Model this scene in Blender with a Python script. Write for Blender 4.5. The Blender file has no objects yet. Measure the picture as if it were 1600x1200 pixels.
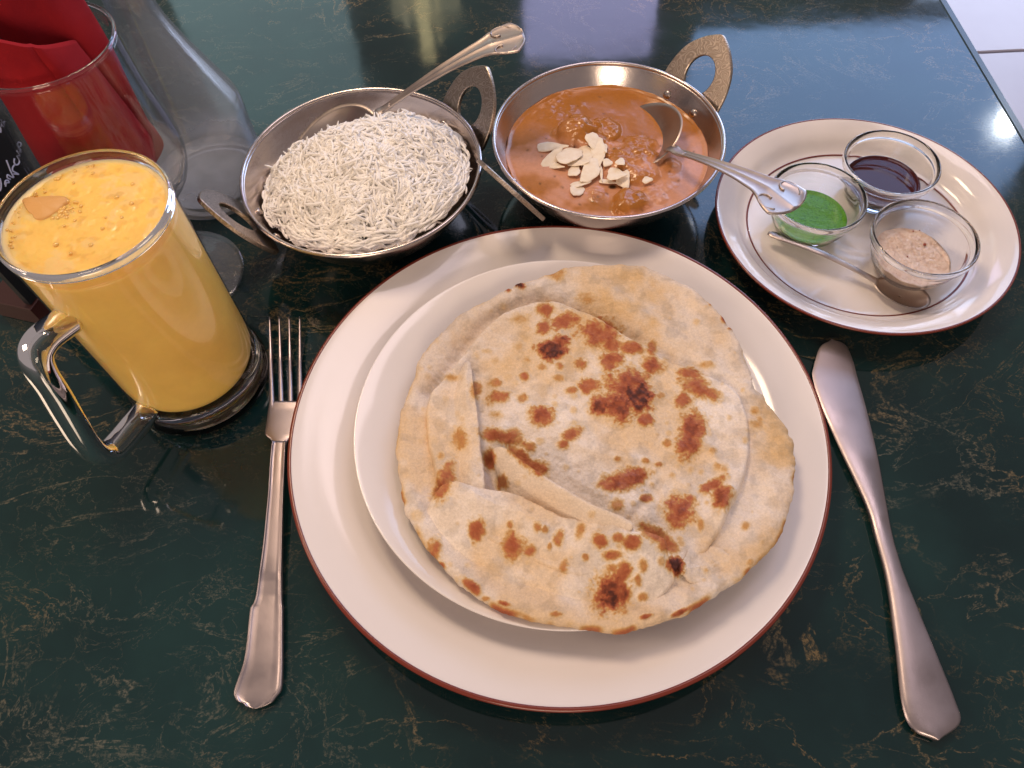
import bpy, math, random
import numpy as np
from mathutils import Vector, Matrix

random.seed(7)
rng = np.random.default_rng(11)
S = bpy.context.scene
C = S.collection
R = math.radians

# ------------------------------------------------------------------ camera
CAM_H, FPX, PITCH, ROLL = 0.365, 1165.0, R(58.3), R(-2.75)
_c, _s = math.cos(PITCH), math.sin(PITCH)
_f = np.array([0, _c, -_s]); _u0 = np.array([0, _s, _c]); _r0 = np.array([1.0, 0, 0])
_r = _r0 * math.cos(ROLL) + _u0 * math.sin(ROLL)
_u = _u0 * math.cos(ROLL) - _r0 * math.sin(ROLL)
cam_d = bpy.data.cameras.new('camera')
cam_d.sensor_width = 36.0
cam_d.lens = FPX / 1600 * 36.0
cam_d.clip_start = 0.01
cam_d.clip_end = 60
cam = bpy.data.objects.new('camera', cam_d)
C.objects.link(cam)
m = Matrix.Identity(4)
for i in range(3):
    m[i][0], m[i][1], m[i][2] = _r[i], _u[i], -_f[i]
m[2][3] = CAM_H
cam.matrix_world = m
S.camera = cam

# ------------------------------------------------------------------ world, lamps, exposure
wd = bpy.data.worlds.new('World'); S.world = wd; wd.use_nodes = True
wd.node_tree.nodes['Background'].inputs[0].default_value = (1.0, 0.83, 0.81, 1)
wd.node_tree.nodes['Background'].inputs[1].default_value = 0.29
S.view_settings.view_transform = 'Standard'
S.view_settings.look = 'None'
S.view_settings.exposure = 0.0
S.view_settings.gamma = 1.0
S.view_settings.use_curve_mapping = False
S.render.engine = 'CYCLES'
S.cycles.use_denoising = True
S.cycles.max_bounces = 14
S.cycles.transmission_bounces = 12
S.cycles.glossy_bounces = 6
S.cycles.transparent_max_bounces = 12
S.cycles.sample_clamp_indirect = 4.0
S.cycles.blur_glossy = 0.3


def area(name, loc, target, sx, sy, radiance, col):
    d = bpy.data.lights.new(name, 'AREA')
    d.shape = 'RECTANGLE'; d.size = sx; d.size_y = sy
    d.energy = radiance * math.pi * sx * sy
    d.color = col
    o = bpy.data.objects.new(name, d); C.objects.link(o)
    o.location = loc
    o.rotation_euler = (Vector(target) - Vector(loc)).to_track_quat('-Z', 'Y').to_euler()
    return o


def pane(name, x0, x1, z0, z1, rad, col, y=2.6):     # pane of light in the far wall, facing the table
    return area(name, ((x0 + x1) / 2, y, (z0 + z1) / 2), ((x0 + x1) / 2, 0, (z0 + z1) / 2), x1 - x0, z1 - z0, rad, col)


pane('window_light_tall', 0.76, 2.42, 1.36, 2.45, 4.4, (0.34, 0.55, 1.0))
pane('window_light_corner', 1.56, 2.0, 0.8, 1.27, 5.5, (0.50, 0.66, 1.0))
pane('window_light_small', 0.11, 0.60, 0.9, 1.46, 4.2, (0.58, 0.56, 1.0))
pane('window_light_dim', -1.15, -0.53, 0.8, 1.75, 1.25, (0.62, 0.93, 1.0))
pane('wall_lamp_glow', -0.285, -0.235, 0.9, 1.43, 3.4, (1.0, 0.82, 0.40))
pane('wall_lamp_glow', -0.215, -0.200, 0.9, 1.36, 2.4, (1.0, 0.80, 0.40))
pane('wall_lamp_glow', -0.335, -0.315, 0.9, 1.30, 1.8, (1.0, 0.84, 0.50))
pane('wall_lamp_glow', -0.37, -0.12, 0.9, 1.26, 1.0, (1.0, 0.86, 0.50))
area('unseen_lamp_warm', (-0.22, 0.60, 0.86), (-0.04, 0.26, 0), 0.20, 0.20, 29.5, (1.0, 0.735, 0.50))  # unseen warm lamp from back left; low pendant height made up for falloff
area('ceiling_lamp_pink', (0.40, 0.85, 1.55), (0.03, 0.22, 0), 0.50, 0.50, 5.0, (1.0, 0.82, 0.86))
area('added_front_fill', (-0.12, -0.95, 0.50), (-0.10, 0.25, 0.05), 0.50, 0.40, 9.5, (1.0, 0.76, 0.56))  # added fill from behind the camera, brightens the front of the mug
area('ceiling_lamp_left', (-1.15, 0.12, 0.66), (-0.05, 0.22, 0.05), 0.26, 0.26, 16.0, (1.0, 0.74, 0.54))
pane('added_floor_fill', 0.76, 2.42, -0.45, 0.70, 5.0, (0.62, 0.72, 1.0))  # added pane below the windows, brightens the floor
bd = bpy.data.lights.new('spot_bulb', 'POINT'); bd.energy = 9; bd.shadow_soft_size = 0.045; bd.color = (0.93, 0.98, 1.0)
bo = bpy.data.objects.new('spot_bulb', bd); C.objects.link(bo); bo.location = (2.23, 2.6, 1.84)

# ------------------------------------------------------------------ helpers
def px(x, y, z=0.0):
    """point at height z seen at photograph position (x, y)"""
    d = (x - 800) / FPX * _r - (y - 600) / FPX * _u + _f
    t = (CAM_H - z) / -d[2]
    return np.array([d[0] * t, d[1] * t, z])


def to_px(P):
    P = np.asarray(P, float) - np.array([0, 0, CAM_H])
    zz = P @ _f
    return np.stack([800 + FPX * (P @ _r) / zz, 600 - FPX * (P @ _u) / zz], -1)


def _hash(i, j, k):
    h = np.sin(i * 127.1 + j * 311.7 + k * 74.7) * 43758.5453
    return h - np.floor(h)


def vnoise(x, y, seed=0):
    i, j = np.floor(x), np.floor(y)
    fx, fy = x - i, y - j
    fx = fx * fx * (3 - 2 * fx); fy = fy * fy * (3 - 2 * fy)
    a = _hash(i, j, seed); b = _hash(i + 1, j, seed); c = _hash(i, j + 1, seed); d = _hash(i + 1, j + 1, seed)
    return (a * (1 - fx) + b * fx) * (1 - fy) + (c * (1 - fx) + d * fx) * fy - 0.5


def fbm(x, y, sc, oct=4, seed=0, gain=0.5):
    t = 0; a = 1.0
    for o in range(oct):
        t = t + a * vnoise(x * sc + 17.3 * o, y * sc - 9.1 * o, seed + o)
        a *= gain; sc *= 2.03
    return t


def sstep(a, b, x):
    t = np.clip((x - a) / (b - a), 0, 1)
    return t * t * (3 - 2 * t)


def spline(pts, n, closed=False):
    """Catmull-Rom resampling to n points"""
    P = np.asarray(pts, float)
    if closed:
        Q = np.vstack([P[-1], P, P[0], P[1]]); segs = len(P)
    else:
        Q = np.vstack([2 * P[0] - P[1], P, 2 * P[-1] - P[-2]]); segs = len(P) - 1
    u = np.linspace(0, segs, n, endpoint=not closed)
    k = np.minimum(u.astype(int), segs - 1); t = (u - k)[:, None]
    p0, p1, p2, p3 = Q[k], Q[k + 1], Q[k + 2], Q[k + 3]
    return 0.5 * (2 * p1 + (p2 - p0) * t + (2 * p0 - 5 * p1 + 4 * p2 - p3) * t * t + (3 * p1 - p0 - 3 * p2 + p3) * t ** 3)


def obj(name, verts, faces, mat, parent=None, smooth=True, sharp=None):
    me = bpy.data.meshes.new(name)
    me.from_pydata([tuple(map(float, v)) for v in verts], [], [tuple(map(int, f)) for f in faces])
    me.materials.append(mat)
    if smooth:
        me.polygons.foreach_set('use_smooth', [True] * len(me.polygons))
        if sharp is not None:
            try:
                me.set_sharp_from_angle(angle=R(sharp))
            except Exception:
                pass
    me.update()
    o = bpy.data.objects.new(name, me); C.objects.link(o)
    if parent is not None:
        o.parent = parent
        o.matrix_parent_inverse = parent.matrix_world.inverted()
    return o


def thing(name, label, cat, loc=(0, 0, 0), group=None):
    o = bpy.data.objects.new(name, None); C.objects.link(o)
    o.empty_display_size = 0.01
    o.location = loc
    o.matrix_world = Matrix.Translation(Vector([float(v) for v in loc]))
    tag(o, label, cat, group)
    return o


def tag(o, label, cat, group=None):
    o['label'] = label; o['category'] = cat
    if group: o['group'] = group
    return o


def lathe(prof, c=(0, 0, 0), n=96):
    """closed surface of revolution; profile (r, z) from axis to axis or a closed loop"""
    V = []; rings = []
    for r, z in prof:
        if r < 1e-6:
            rings.append([len(V)]); V.append((c[0], c[1], c[2] + z))
        else:
            s = len(V)
            for k in range(n):
                a = 2 * math.pi * k / n
                V.append((c[0] + r * math.cos(a), c[1] + r * math.sin(a), c[2] + z))
            rings.append(list(range(s, s + n)))
    F = []
    for A, B in zip(rings[:-1], rings[1:]):
        if len(A) == 1 and len(B) == 1: continue
        for k in range(n):
            k2 = (k + 1) % n
            if len(A) == 1: F.append((A[0], B[k2], B[k]))
            elif len(B) == 1: F.append((A[k], A[k2], B[0]))
            else: F.append((A[k], A[k2], B[k2], B[k]))
    return np.array(V), [f[::-1] for f in F] if False else F


def loft(sec, cap=True, closed_path=False):
    """sec: (n, m, 3) array of closed rings"""
    sec = np.asarray(sec, float); n, mm = sec.shape[:2]
    V = sec.reshape(-1, 3); F = []
    for i in range(n if closed_path else n - 1):
        i2 = (i + 1) % n
        for k in range(mm):
            k2 = (k + 1) % mm
            F.append((i * mm + k, i * mm + k2, i2 * mm + k2, i2 * mm + k))
    if cap and not closed_path:
        F.append(tuple(range(mm))[::-1]); F.append(tuple((n - 1) * mm + k for k in range(mm)))
    return V, F


def tube(path, rad, m=10):
    path = np.asarray(path, float); n = len(path)
    rad = np.full(n, rad) if np.isscalar(rad) else np.asarray(rad)
    T = np.gradient(path, axis=0); T /= np.linalg.norm(T, axis=1)[:, None]
    ref = np.array([0, 0, 1.0]) if abs(T[0][2]) < 0.9 else np.array([1.0, 0, 0])
    sec = []
    nrm = np.cross(T[0], ref); nrm /= np.linalg.norm(nrm)
    for i in range(n):
        nrm = nrm - T[i] * (nrm @ T[i]); nrm /= np.linalg.norm(nrm)
        b = np.cross(T[i], nrm)
        a = np.linspace(0, 2 * math.pi, m, endpoint=False)
        sec.append(path[i] + rad[i] * (np.cos(a)[:, None] * nrm + np.sin(a)[:, None] * b))
    return loft(sec)


def join(*parts):
    V = []; F = []; o = 0
    for v, f in parts:
        V.append(np.asarray(v)); F += [tuple(i + o for i in t) for t in f]; o += len(v)
    return np.vstack(V), F


def box(x0, x1, y0, y1, z0, z1, b=0.0):
    """box with chamfered top and vertical edges"""
    def ring(e, z):
        return [(x0 + e + b, y0 + e, z), (x1 - e - b, y0 + e, z), (x1 - e, y0 + e + b, z), (x1 - e, y1 - e - b, z),
                (x1 - e - b, y1 - e, z), (x0 + e + b, y1 - e, z), (x0 + e, y1 - e - b, z), (x0 + e, y0 + e + b, z)]
    b = max(b, 1e-5)
    return loft([ring(b, z0), ring(0, z0 + b), ring(0, z1 - b), ring(b, z1)])


# ------------------------------------------------------------------ materials
def new_mat(name):
    mt = bpy.data.materials.new(name); mt.use_nodes = True
    nt = mt.node_tree
    return mt, nt, nt.nodes['Principled BSDF']


def pbr(name, col, rough=0.5, metal=0.0, spec=0.5, bump=None, coat=0.0, sss=0.0, sssr=0.003, colvar=None, aniso=0.0):
    mt, nt, b = new_mat(name)
    b.inputs['Base Color'].default_value = (*col, 1)
    b.inputs['Roughness'].default_value = rough
    b.inputs['Metallic'].default_value = metal
    b.inputs['Specular IOR Level'].default_value = spec
    b.inputs['Coat Weight'].default_value = coat
    b.inputs['Coat Roughness'].default_value = 0.05
    b.inputs['Anisotropic'].default_value = aniso
    if sss:
        b.inputs['Subsurface Weight'].default_value = sss
        b.inputs['Subsurface Radius'].default_value = (1, 0.7, 0.45)
        b.inputs['Subsurface Scale'].default_value = sssr
    tc = nt.nodes.new('ShaderNodeTexCoord')
    if bump:
        sc, st, dist = bump
        n = nt.nodes.new('ShaderNodeTexNoise'); n.inputs['Scale'].default_value = sc; n.inputs['Detail'].default_value = 4
        bp = nt.nodes.new('ShaderNodeBump'); bp.inputs['Strength'].default_value = st; bp.inputs['Distance'].default_value = dist
        nt.links.new(tc.outputs['Object'], n.inputs['Vector'])
        nt.links.new(n.outputs['Fac'], bp.inputs['Height']); nt.links.new(bp.outputs['Normal'], b.inputs['Normal'])
    if colvar:
        sc, col2, lo, hi = colvar
        n = nt.nodes.new('ShaderNodeTexNoise'); n.inputs['Scale'].default_value = sc; n.inputs['Detail'].default_value = 5
        rp = nt.nodes.new('ShaderNodeMapRange'); rp.inputs[1].default_value = lo; rp.inputs[2].default_value = hi
        mx = nt.nodes.new('ShaderNodeMix'); mx.data_type = 'RGBA'
        mx.inputs[6].default_value = (*col, 1); mx.inputs[7].default_value = (*col2, 1)
        nt.links.new(tc.outputs['Object'], n.inputs['Vector'])
        nt.links.new(n.outputs['Fac'], rp.inputs[0]); nt.links.new(rp.outputs[0], mx.inputs[0])
        nt.links.new(mx.outputs[2], b.inputs['Base Color'])
    return mt


def glass(name, col=(1, 1, 1), rough=0.0, ior=1.5, bump=None):
    mt = pbr(name, col, rough, bump=bump)
    b = mt.node_tree.nodes['Principled BSDF']
    b.inputs['Transmission Weight'].default_value = 1.0
    b.inputs['IOR'].default_value = ior
    return mt


def thin_glass(name, tint=(0.97, 0.975, 0.975), rough=0.01, boost=0.035, haze=0.0, haze_low=None):
    mt = bpy.data.materials.new(name); mt.use_nodes = True; nt = mt.node_tree; nt.nodes.clear()
    out = nt.nodes.new('ShaderNodeOutputMaterial'); tr = nt.nodes.new('ShaderNodeBsdfTransparent'); gl = nt.nodes.new('ShaderNodeBsdfGlossy')
    tr.inputs[0].default_value = (*tint, 1); gl.inputs['Roughness'].default_value = rough
    lw = nt.nodes.new('ShaderNodeLayerWeight'); lw.inputs[0].default_value = 0.5
    pw = nt.nodes.new('ShaderNodeMath'); pw.operation = 'POWER'; pw.inputs[1].default_value = 4.0
    ma = nt.nodes.new('ShaderNodeMath'); ma.operation = 'MULTIPLY_ADD'; ma.inputs[1].default_value = 0.75; ma.inputs[2].default_value = boost
    nt.links.new(lw.outputs['Facing'], pw.inputs[0]); nt.links.new(pw.outputs[0], ma.inputs[0])
    mx = nt.nodes.new('ShaderNodeMixShader')
    nt.links.new(ma.outputs[0], mx.inputs[0]); nt.links.new(tr.outputs[0], mx.inputs[1]); nt.links.new(gl.outputs[0], mx.inputs[2])
    last = mx.outputs[0]
    if haze:
        df = nt.nodes.new('ShaderNodeBsdfDiffuse'); df.inputs[0].default_value = (0.75, 0.78, 0.85, 1); m2 = nt.nodes.new('ShaderNodeMixShader'); m2.inputs[0].default_value = haze
        if haze_low:        # condensation, thickest towards the foot
            tc = nt.nodes.new('ShaderNodeTexCoord'); sx = nt.nodes.new('ShaderNodeSeparateXYZ'); nz = nt.nodes.new('ShaderNodeTexNoise'); nz.inputs['Scale'].default_value = 60; nz.inputs['Detail'].default_value = 5
            nt.links.new(tc.outputs['Object'], sx.inputs[0]); nt.links.new(tc.outputs['Object'], nz.inputs['Vector'])
            ad = nt.nodes.new('ShaderNodeMath'); ad.operation = 'MULTIPLY_ADD'; ad.inputs[1].default_value = 0.03; nt.links.new(nz.outputs['Fac'], ad.inputs[0]); nt.links.new(sx.outputs['Z'], ad.inputs[2])
            rg = nt.nodes.new('ShaderNodeMapRange'); rg.interpolation_type = 'SMOOTHSTEP'; rg.inputs[1].default_value = 0.012; rg.inputs[2].default_value = 0.055; rg.inputs[3].default_value = haze_low; rg.inputs[4].default_value = haze
            nt.links.new(ad.outputs[0], rg.inputs[0]); nt.links.new(rg.outputs[0], m2.inputs[0])
        nt.links.new(last, m2.inputs[1]); nt.links.new(df.outputs[0], m2.inputs[2]); last = m2.outputs[0]
    nt.links.new(last, out.inputs[0])
    return mt


def steel(name, col, rough, scratch=0.02, stretch=(1, 1, 1), sc=400):
    mt, nt, b = new_mat(name)
    b.inputs['Metallic'].default_value = 1.0
    tc = nt.nodes.new('ShaderNodeTexCoord')
    mp = nt.nodes.new('ShaderNodeMapping'); mp.inputs['Scale'].default_value = stretch
    n = nt.nodes.new('ShaderNodeTexNoise'); n.inputs['Scale'].default_value = sc; n.inputs['Detail'].default_value = 5
    n2 = nt.nodes.new('ShaderNodeTexNoise'); n2.inputs['Scale'].default_value = 45; n2.inputs['Detail'].default_value = 4
    nt.links.new(tc.outputs['Object'], mp.inputs[0]); nt.links.new(mp.outputs[0], n.inputs['Vector'])
    nt.links.new(tc.outputs['Object'], n2.inputs['Vector'])
    mr = nt.nodes.new('ShaderNodeMapRange'); mr.inputs[1].default_value = 0.3; mr.inputs[2].default_value = 0.7
    mr.inputs[3].default_value = rough * 0.75; mr.inputs[4].default_value = rough * 1.35
    nt.links.new(n2.outputs['Fac'], mr.inputs[0]); nt.links.new(mr.outputs[0], b.inputs['Roughness'])
    mx = nt.nodes.new('ShaderNodeMix'); mx.data_type = 'RGBA'
    mx.inputs[6].default_value = (*[c * 0.86 for c in col], 1); mx.inputs[7].default_value = (*[min(1, c * 1.08) for c in col], 1)
    nt.links.new(n2.outputs['Fac'], mx.inputs[0]); nt.links.new(mx.outputs[2], b.inputs['Base Color'])
    bp = nt.nodes.new('ShaderNodeBump'); bp.inputs['Strength'].default_value = scratch * 5; bp.inputs['Distance'].default_value = 0.0004
    nt.links.new(n.outputs['Fac'], bp.inputs['Height']); nt.links.new(bp.outputs['Normal'], b.inputs['Normal'])
    return mt


def table_material():
    mt, nt, b = new_mat('green_marble_laminate')
    N, L = nt.nodes, nt.links
    tc = N.new('ShaderNodeTexCoord')

    def noise(sc, det=6, rough=0.6, dist=0.0, vec=None):
        n = N.new('ShaderNodeTexNoise'); n.inputs['Scale'].default_value = sc; n.inputs['Detail'].default_value = det
        n.inputs['Roughness'].default_value = rough; n.inputs['Distortion'].default_value = dist
        L.new(vec if vec is not None else tc.outputs['Object'], n.inputs['Vector']); return n.outputs['Fac']

    def mr(v, a, bb, c=0.0, d=1.0):
        n = N.new('ShaderNodeMapRange'); n.interpolation_type = 'SMOOTHSTEP'
        for i, x in enumerate((a, bb, c, d)): n.inputs[i + 1].default_value = x
        L.new(v, n.inputs[0]); return n.outputs[0]

    def mth(op, a, bb=None):
        n = N.new('ShaderNodeMath'); n.operation = op
        for i, v in enumerate((a, bb)):
            if v is None: continue
            if isinstance(v, (int, float)): n.inputs[i].default_value = v
            else: L.new(v, n.inputs[i])
        return n.outputs[0]

    def mix(fac, a, bb):
        n = N.new('ShaderNodeMix'); n.data_type = 'RGBA'
        L.new(fac, n.inputs[0])
        for i, v in ((6, a), (7, bb)):
            if isinstance(v, tuple): n.inputs[i].default_value = (*v, 1)
            else: L.new(v, n.inputs[i])
        return n.outputs[2]

    def vein(sc, width, off, dist):
        mp = N.new('ShaderNodeMapping'); mp.inputs['Location'].default_value = (off, off * 1.7, 0)
        mp.inputs['Rotation'].default_value = (0, 0, 0.35 + off * 0.2); mp.inputs['Scale'].default_value = (0.8, 1.15, 1)
        L.new(tc.outputs['Object'], mp.inputs[0])
        nn = noise(sc, 7, 0.62, dist, mp.outputs[0])
        d = mth('ABSOLUTE', mth('SUBTRACT', nn, 0.5))
        return mr(d, 0.0, width, 1.0, 0.0)

    v1 = mth('MULTIPLY', vein(11, 0.015, 0.0, 0.9), mr(noise(9, 3), 0.43, 0.60))
    v2 = mth('MULTIPLY', vein(24, 0.016, 3.1, 0.7), mr(noise(14, 3, vec=None, dist=0.6), 0.44, 0.60))
    v3 = mth('MULTIPLY', vein(7, 0.008, 6.7, 1.4), mr(noise(19, 2), 0.42, 0.58))
    v4 = mth('MULTIPLY', vein(46, 0.014, 9.3, 0.8), mr(noise(8, 3, dist=0.4), 0.46, 0.62))
    v1 = mth('MAXIMUM', v1, mth('MULTIPLY', v4, 0.5))
    v = mth('MAXIMUM', mth('MAXIMUM', v1, mth('MULTIPLY', v2, 0.75)), mth('MULTIPLY', v3, 0.8))
    grit = mr(noise(520, 3, 0.75), 0.42, 0.60)
    v = mth('MULTIPLY', v, mth('ADD', mth('MULTIPLY', grit, 0.85), 0.10))
    cloud = mr(noise(6, 5), 0.35, 0.68)
    base = mix(cloud, (0.0032, 0.0165, 0.0185), (0.0085, 0.034, 0.034))
    gold = mix(mr(noise(5, 3), 0.4, 0.6), (0.27, 0.18, 0.075), (0.15, 0.145, 0.11))
    L.new(mix(mth('MULTIPLY', v, 0.72), base, gold), b.inputs['Base Color'])
    b.inputs['Roughness'].default_value = 0.045
    b.inputs['IOR'].default_value = 1.5
    sm = mr(noise(16, 5, 0.65), 0.35, 0.75, 0.05, 0.11)
    L.new(sm, b.inputs['Roughness'])
    bp = N.new('ShaderNodeBump'); bp.inputs['Strength'].default_value = 0.05; bp.inputs['Distance'].default_value = 0.001
    L.new(noise(30, 2), bp.inputs['Height']); L.new(bp.outputs['Normal'], b.inputs['Normal'])
    return mt


M = {}
M['table'] = table_material()
M['trim'] = pbr('dark_edge_trim', (0.010, 0.022, 0.032), 0.25)
M['tile'] = pbr('pale_floor_tile', (0.60, 0.55, 0.58), 0.35, colvar=(3, (0.52, 0.47, 0.50), 0.35, 0.7))
M['grout'] = pbr('grout', (0.25, 0.22, 0.24), 0.9)
M['china'] = pbr('white_glazed_china', (0.80, 0.75, 0.73), 0.10, spec=0.5, colvar=(30, (0.785, 0.735, 0.715), 0.4, 0.7))
M['band'] = pbr('red_brown_glaze_line', (0.17, 0.028, 0.015), 0.2)
M['steel'] = steel('brushed_steel', (0.60, 0.53, 0.50), 0.22)
M['cutlery'] = steel('worn_cutlery_steel', (0.43, 0.37, 0.375), 0.38, 0.012)
M['spoon'] = steel('spoon_steel', (0.44, 0.375, 0.34), 0.38, 0.010)
M['rivet'] = pbr('rivet_steel', (0.55, 0.48, 0.44), 0.25, 1.0)
M['glass'] = glass('clear_glass', (0.985, 0.99, 0.985))
M['thin'] = thin_glass('thin_drinking_glass')
M['mugwall'] = thin_glass('mug_wall_glass', (0.985, 0.985, 0.98), 0.02, 0.05)
M['frost'] = glass('misted_carafe_glass', (0.96, 0.97, 0.98), 0.10, bump=(700, 0.15, 0.0004))
M['black'] = pbr('black_card', (0.004, 0.005, 0.008), 0.5)
M['chalk'] = pbr('pale_ink', (0.45, 0.50, 0.72), 0.7)
M['maroon'] = pbr('dark_red_wood', (0.035, 0.006, 0.005), 0.5)
M['napkin'] = pbr('red_paper_napkin', (0.30, 0.011, 0.016), 0.9, spec=0.15, bump=(500, 0.4, 0.0005), colvar=(35, (0.23, 0.009, 0.016), 0.35, 0.65))


def engraved():
    mt, nt, b = new_mat('engraved_handle_metal')
    b.inputs['Metallic'].default_value = 1.0
    tc = nt.nodes.new('ShaderNodeTexCoord')
    mp = nt.nodes.new('ShaderNodeMapping')
    nt.links.new(tc.outputs['UV'], mp.inputs[0])
    n = nt.nodes.new('ShaderNodeTexNoise'); n.inputs['Scale'].default_value = 170; n.inputs['Detail'].default_value = 0.5
    nt.links.new(tc.outputs['Object'], n.inputs['Vector'])
    # flowing scroll lines: bands of a smooth noise field
    mu = nt.nodes.new('ShaderNodeMath'); mu.operation = 'MULTIPLY'; mu.inputs[1].default_value = 60
    si = nt.nodes.new('ShaderNodeMath'); si.operation = 'SINE'
    nt.links.new(n.outputs['Fac'], mu.inputs[0]); nt.links.new(mu.outputs[0], si.inputs[0])
    r = nt.nodes.new('ShaderNodeMapRange'); r.inputs[1].default_value = -0.2; r.inputs[2].default_value = 0.75
    nt.links.new(si.outputs[0], r.inputs[0])
    mx = nt.nodes.new('ShaderNodeMix'); mx.data_type = 'RGBA'
    mx.inputs[6].default_value = (0.36, 0.295, 0.24, 1); mx.inputs[7].default_value = (0.52, 0.44, 0.37, 1)
    nt.links.new(r.outputs[0], mx.inputs[0]); nt.links.new(mx.outputs[2], b.inputs['Base Color'])
    b.inputs['Roughness'].default_value = 0.38
    bp = nt.nodes.new('ShaderNodeBump'); bp.inputs['Strength'].default_value = 0.20; bp.inputs['Distance'].default_value = 0.0002
    nt.links.new(r.outputs[0], bp.inputs['Height']); nt.links.new(bp.outputs['Normal'], b.inputs['Normal'])
    return mt


M['engraved'] = engraved()


def vcol_mat(name, rough=0.7, sss=0.0, bump=(900, 0.3, 0.0005), wet=False, spec=0.4, mottle=None):
    """base colour from the thing's own painted-in colour attribute (char marks, oil, pulp)"""
    mt, nt, b = new_mat(name)
    a = nt.nodes.new('ShaderNodeVertexColor'); a.layer_name = 'Col'
    tc = nt.nodes.new('ShaderNodeTexCoord')
    src = a.outputs['Color']
    if mottle:
        n = nt.nodes.new('ShaderNodeTexNoise'); n.inputs['Scale'].default_value = mottle[0]; n.inputs['Detail'].default_value = 6
        n.inputs['Roughness'].default_value = 0.7
        nt.links.new(tc.outputs['Object'], n.inputs['Vector'])
        r = nt.nodes.new('ShaderNodeMapRange'); r.inputs[1].default_value = 0.3; r.inputs[2].default_value = 0.7
        r.inputs[3].default_value = 1 - mottle[1]; r.inputs[4].default_value = 1 + mottle[1] * 0.6
        nt.links.new(n.outputs['Fac'], r.inputs[0])
        mx = nt.nodes.new('ShaderNodeVectorMath'); mx.operation = 'SCALE'
        nt.links.new(src, mx.inputs[0]); nt.links.new(r.outputs[0], mx.inputs['Scale'])
        src = mx.outputs[0]
    nt.links.new(src, b.inputs['Base Color'])
    b.inputs['Specular IOR Level'].default_value = spec
    b.inputs['Roughness'].default_value = rough
    if wet:
        mr = nt.nodes.new('ShaderNodeMapRange'); mr.inputs[3].default_value = rough; mr.inputs[4].default_value = 0.18
        nt.links.new(a.outputs['Alpha'], mr.inputs[0]); nt.links.new(mr.outputs[0], b.inputs['Roughness'])
    if sss:
        b.inputs['Subsurface Weight'].default_value = sss
        b.inputs['Subsurface Radius'].default_value = (1, 0.65, 0.4)
        b.inputs['Subsurface Scale'].default_value = 0.010
    if bump:
        n = nt.nodes.new('ShaderNodeTexNoise'); n.inputs['Scale'].default_value = bump[0]; n.inputs['Detail'].default_value = 5
        n.inputs['Roughness'].default_value = 0.65
        nt.links.new(tc.outputs['Object'], n.inputs['Vector'])
        bp = nt.nodes.new('ShaderNodeBump'); bp.inputs['Strength'].default_value = bump[1]; bp.inputs['Distance'].default_value = bump[2]
        nt.links.new(n.outputs['Fac'], bp.inputs['Height']); nt.links.new(bp.outputs['Normal'], b.inputs['Normal'])
    return mt


def set_col(o, rgba):
    at = o.data.color_attributes.new('Col', 'FLOAT_COLOR', 'POINT')
    at.data.foreach_set('color', np.asarray(rgba, np.float32).ravel())


# ------------------------------------------------------------------ setting: table and floor
v, f = box(-0.75, 0.3665, -0.35, 1.25, -0.03, 0.0, 0.0006)
table = obj('tabletop', v, f, M['table'], smooth=False); table['kind'] = 'structure'
v, f = box(0.3667, 0.3735, -0.35, 1.25, -0.03, -0.0004, 0.0012)
obj('edge_trim', v, f, M['trim'], table, smooth=False)
FZ = -0.72
yj = px(1570, 80, FZ)[1]
v, f = box(0.2, 3.4, yj - 1.5, yj + 2.0, FZ - 0.05, FZ - 0.004, 0.001)
floor = obj('floor', v, f, M['grout'], smooth=False); floor['kind'] = 'structure'
tv = None
for ix in range(3):
    for iy in range(3):
        x0 = 0.45 + ix * 0.9; y0 = yj - 0.9 + iy * 0.6 + 0.3 - 0.0
        y0 = yj + (iy - 2) * 0.6 + 0.6 * 0
        if tv is None:
            vv, ff = box(0.004, 0.896, 0.004, 0.596, -0.02, 0.0, 0.002)
            t = obj('floor_tile', vv, ff, M['tile'], floor, smooth=False); tv = t.data
        else:
            t = bpy.data.objects.new('floor_tile', tv); C.objects.link(t); t.parent = floor
        t.location = (x0, y0, FZ)

# ------------------------------------------------------------------ plates
PC = (0.0220, 0.1866, 0.0)
pl = thing('dinner_plate', 'large white china plate with thin red-brown rim, under the smaller plate', 'plate', PC)
prof = [(0, 0.0030), (0.080, 0.0030), (0.082, 0.0), (0.086, 0.0), (0.089, 0.0030), (0.100, 0.0055), (0.118, 0.0130), (0.135, 0.0190),
        (0.1385, 0.0204), (0.1396, 0.0214), (0.1393, 0.0221), (0.1380, 0.0222), (0.130, 0.0202), (0.115, 0.0160), (0.103, 0.0095), (0.095, 0.0068), (0.085, 0.0060), (0, 0.0058)]
p2 = np.vstack([prof[:4], spline(prof[4:], 70)])
v, f = lathe(p2, PC, 200); obj('plate_body', v, f, M['china'], pl)
v, f = lathe([(0.1376, 0.0219), (0.1379, 0.02245), (0.1391, 0.0224), (0.1398, 0.0218), (0.13995, 0.0213), (0.1396, 0.0209)], PC, 200)
obj('rim_band', v, f, M['band'], pl)

IC = (0.0242, 0.1850, 0.0062)
ip = thing('small_plate', 'plain white plate stacked on the large plate, under the naan', 'plate', IC)
prof = [(0, 0.0026), (0.058, 0.0026), (0.060, 0.0), (0.064, 0.0), (0.067, 0.0028), (0.080, 0.0085), (0.098, 0.0175), (0.1050, 0.0213),
        (0.1063, 0.0223), (0.1062, 0.0232), (0.1050, 0.0234), (0.097, 0.0205), (0.085, 0.0150), (0.076, 0.0085), (0.068, 0.0058), (0.058, 0.0052), (0, 0.0050)]
p2 = np.vstack([prof[:4], spline(prof[4:], 60)])
v, f = lathe(p2, IC, 180); obj('plate_body', v, f, M['china'], ip)

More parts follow.
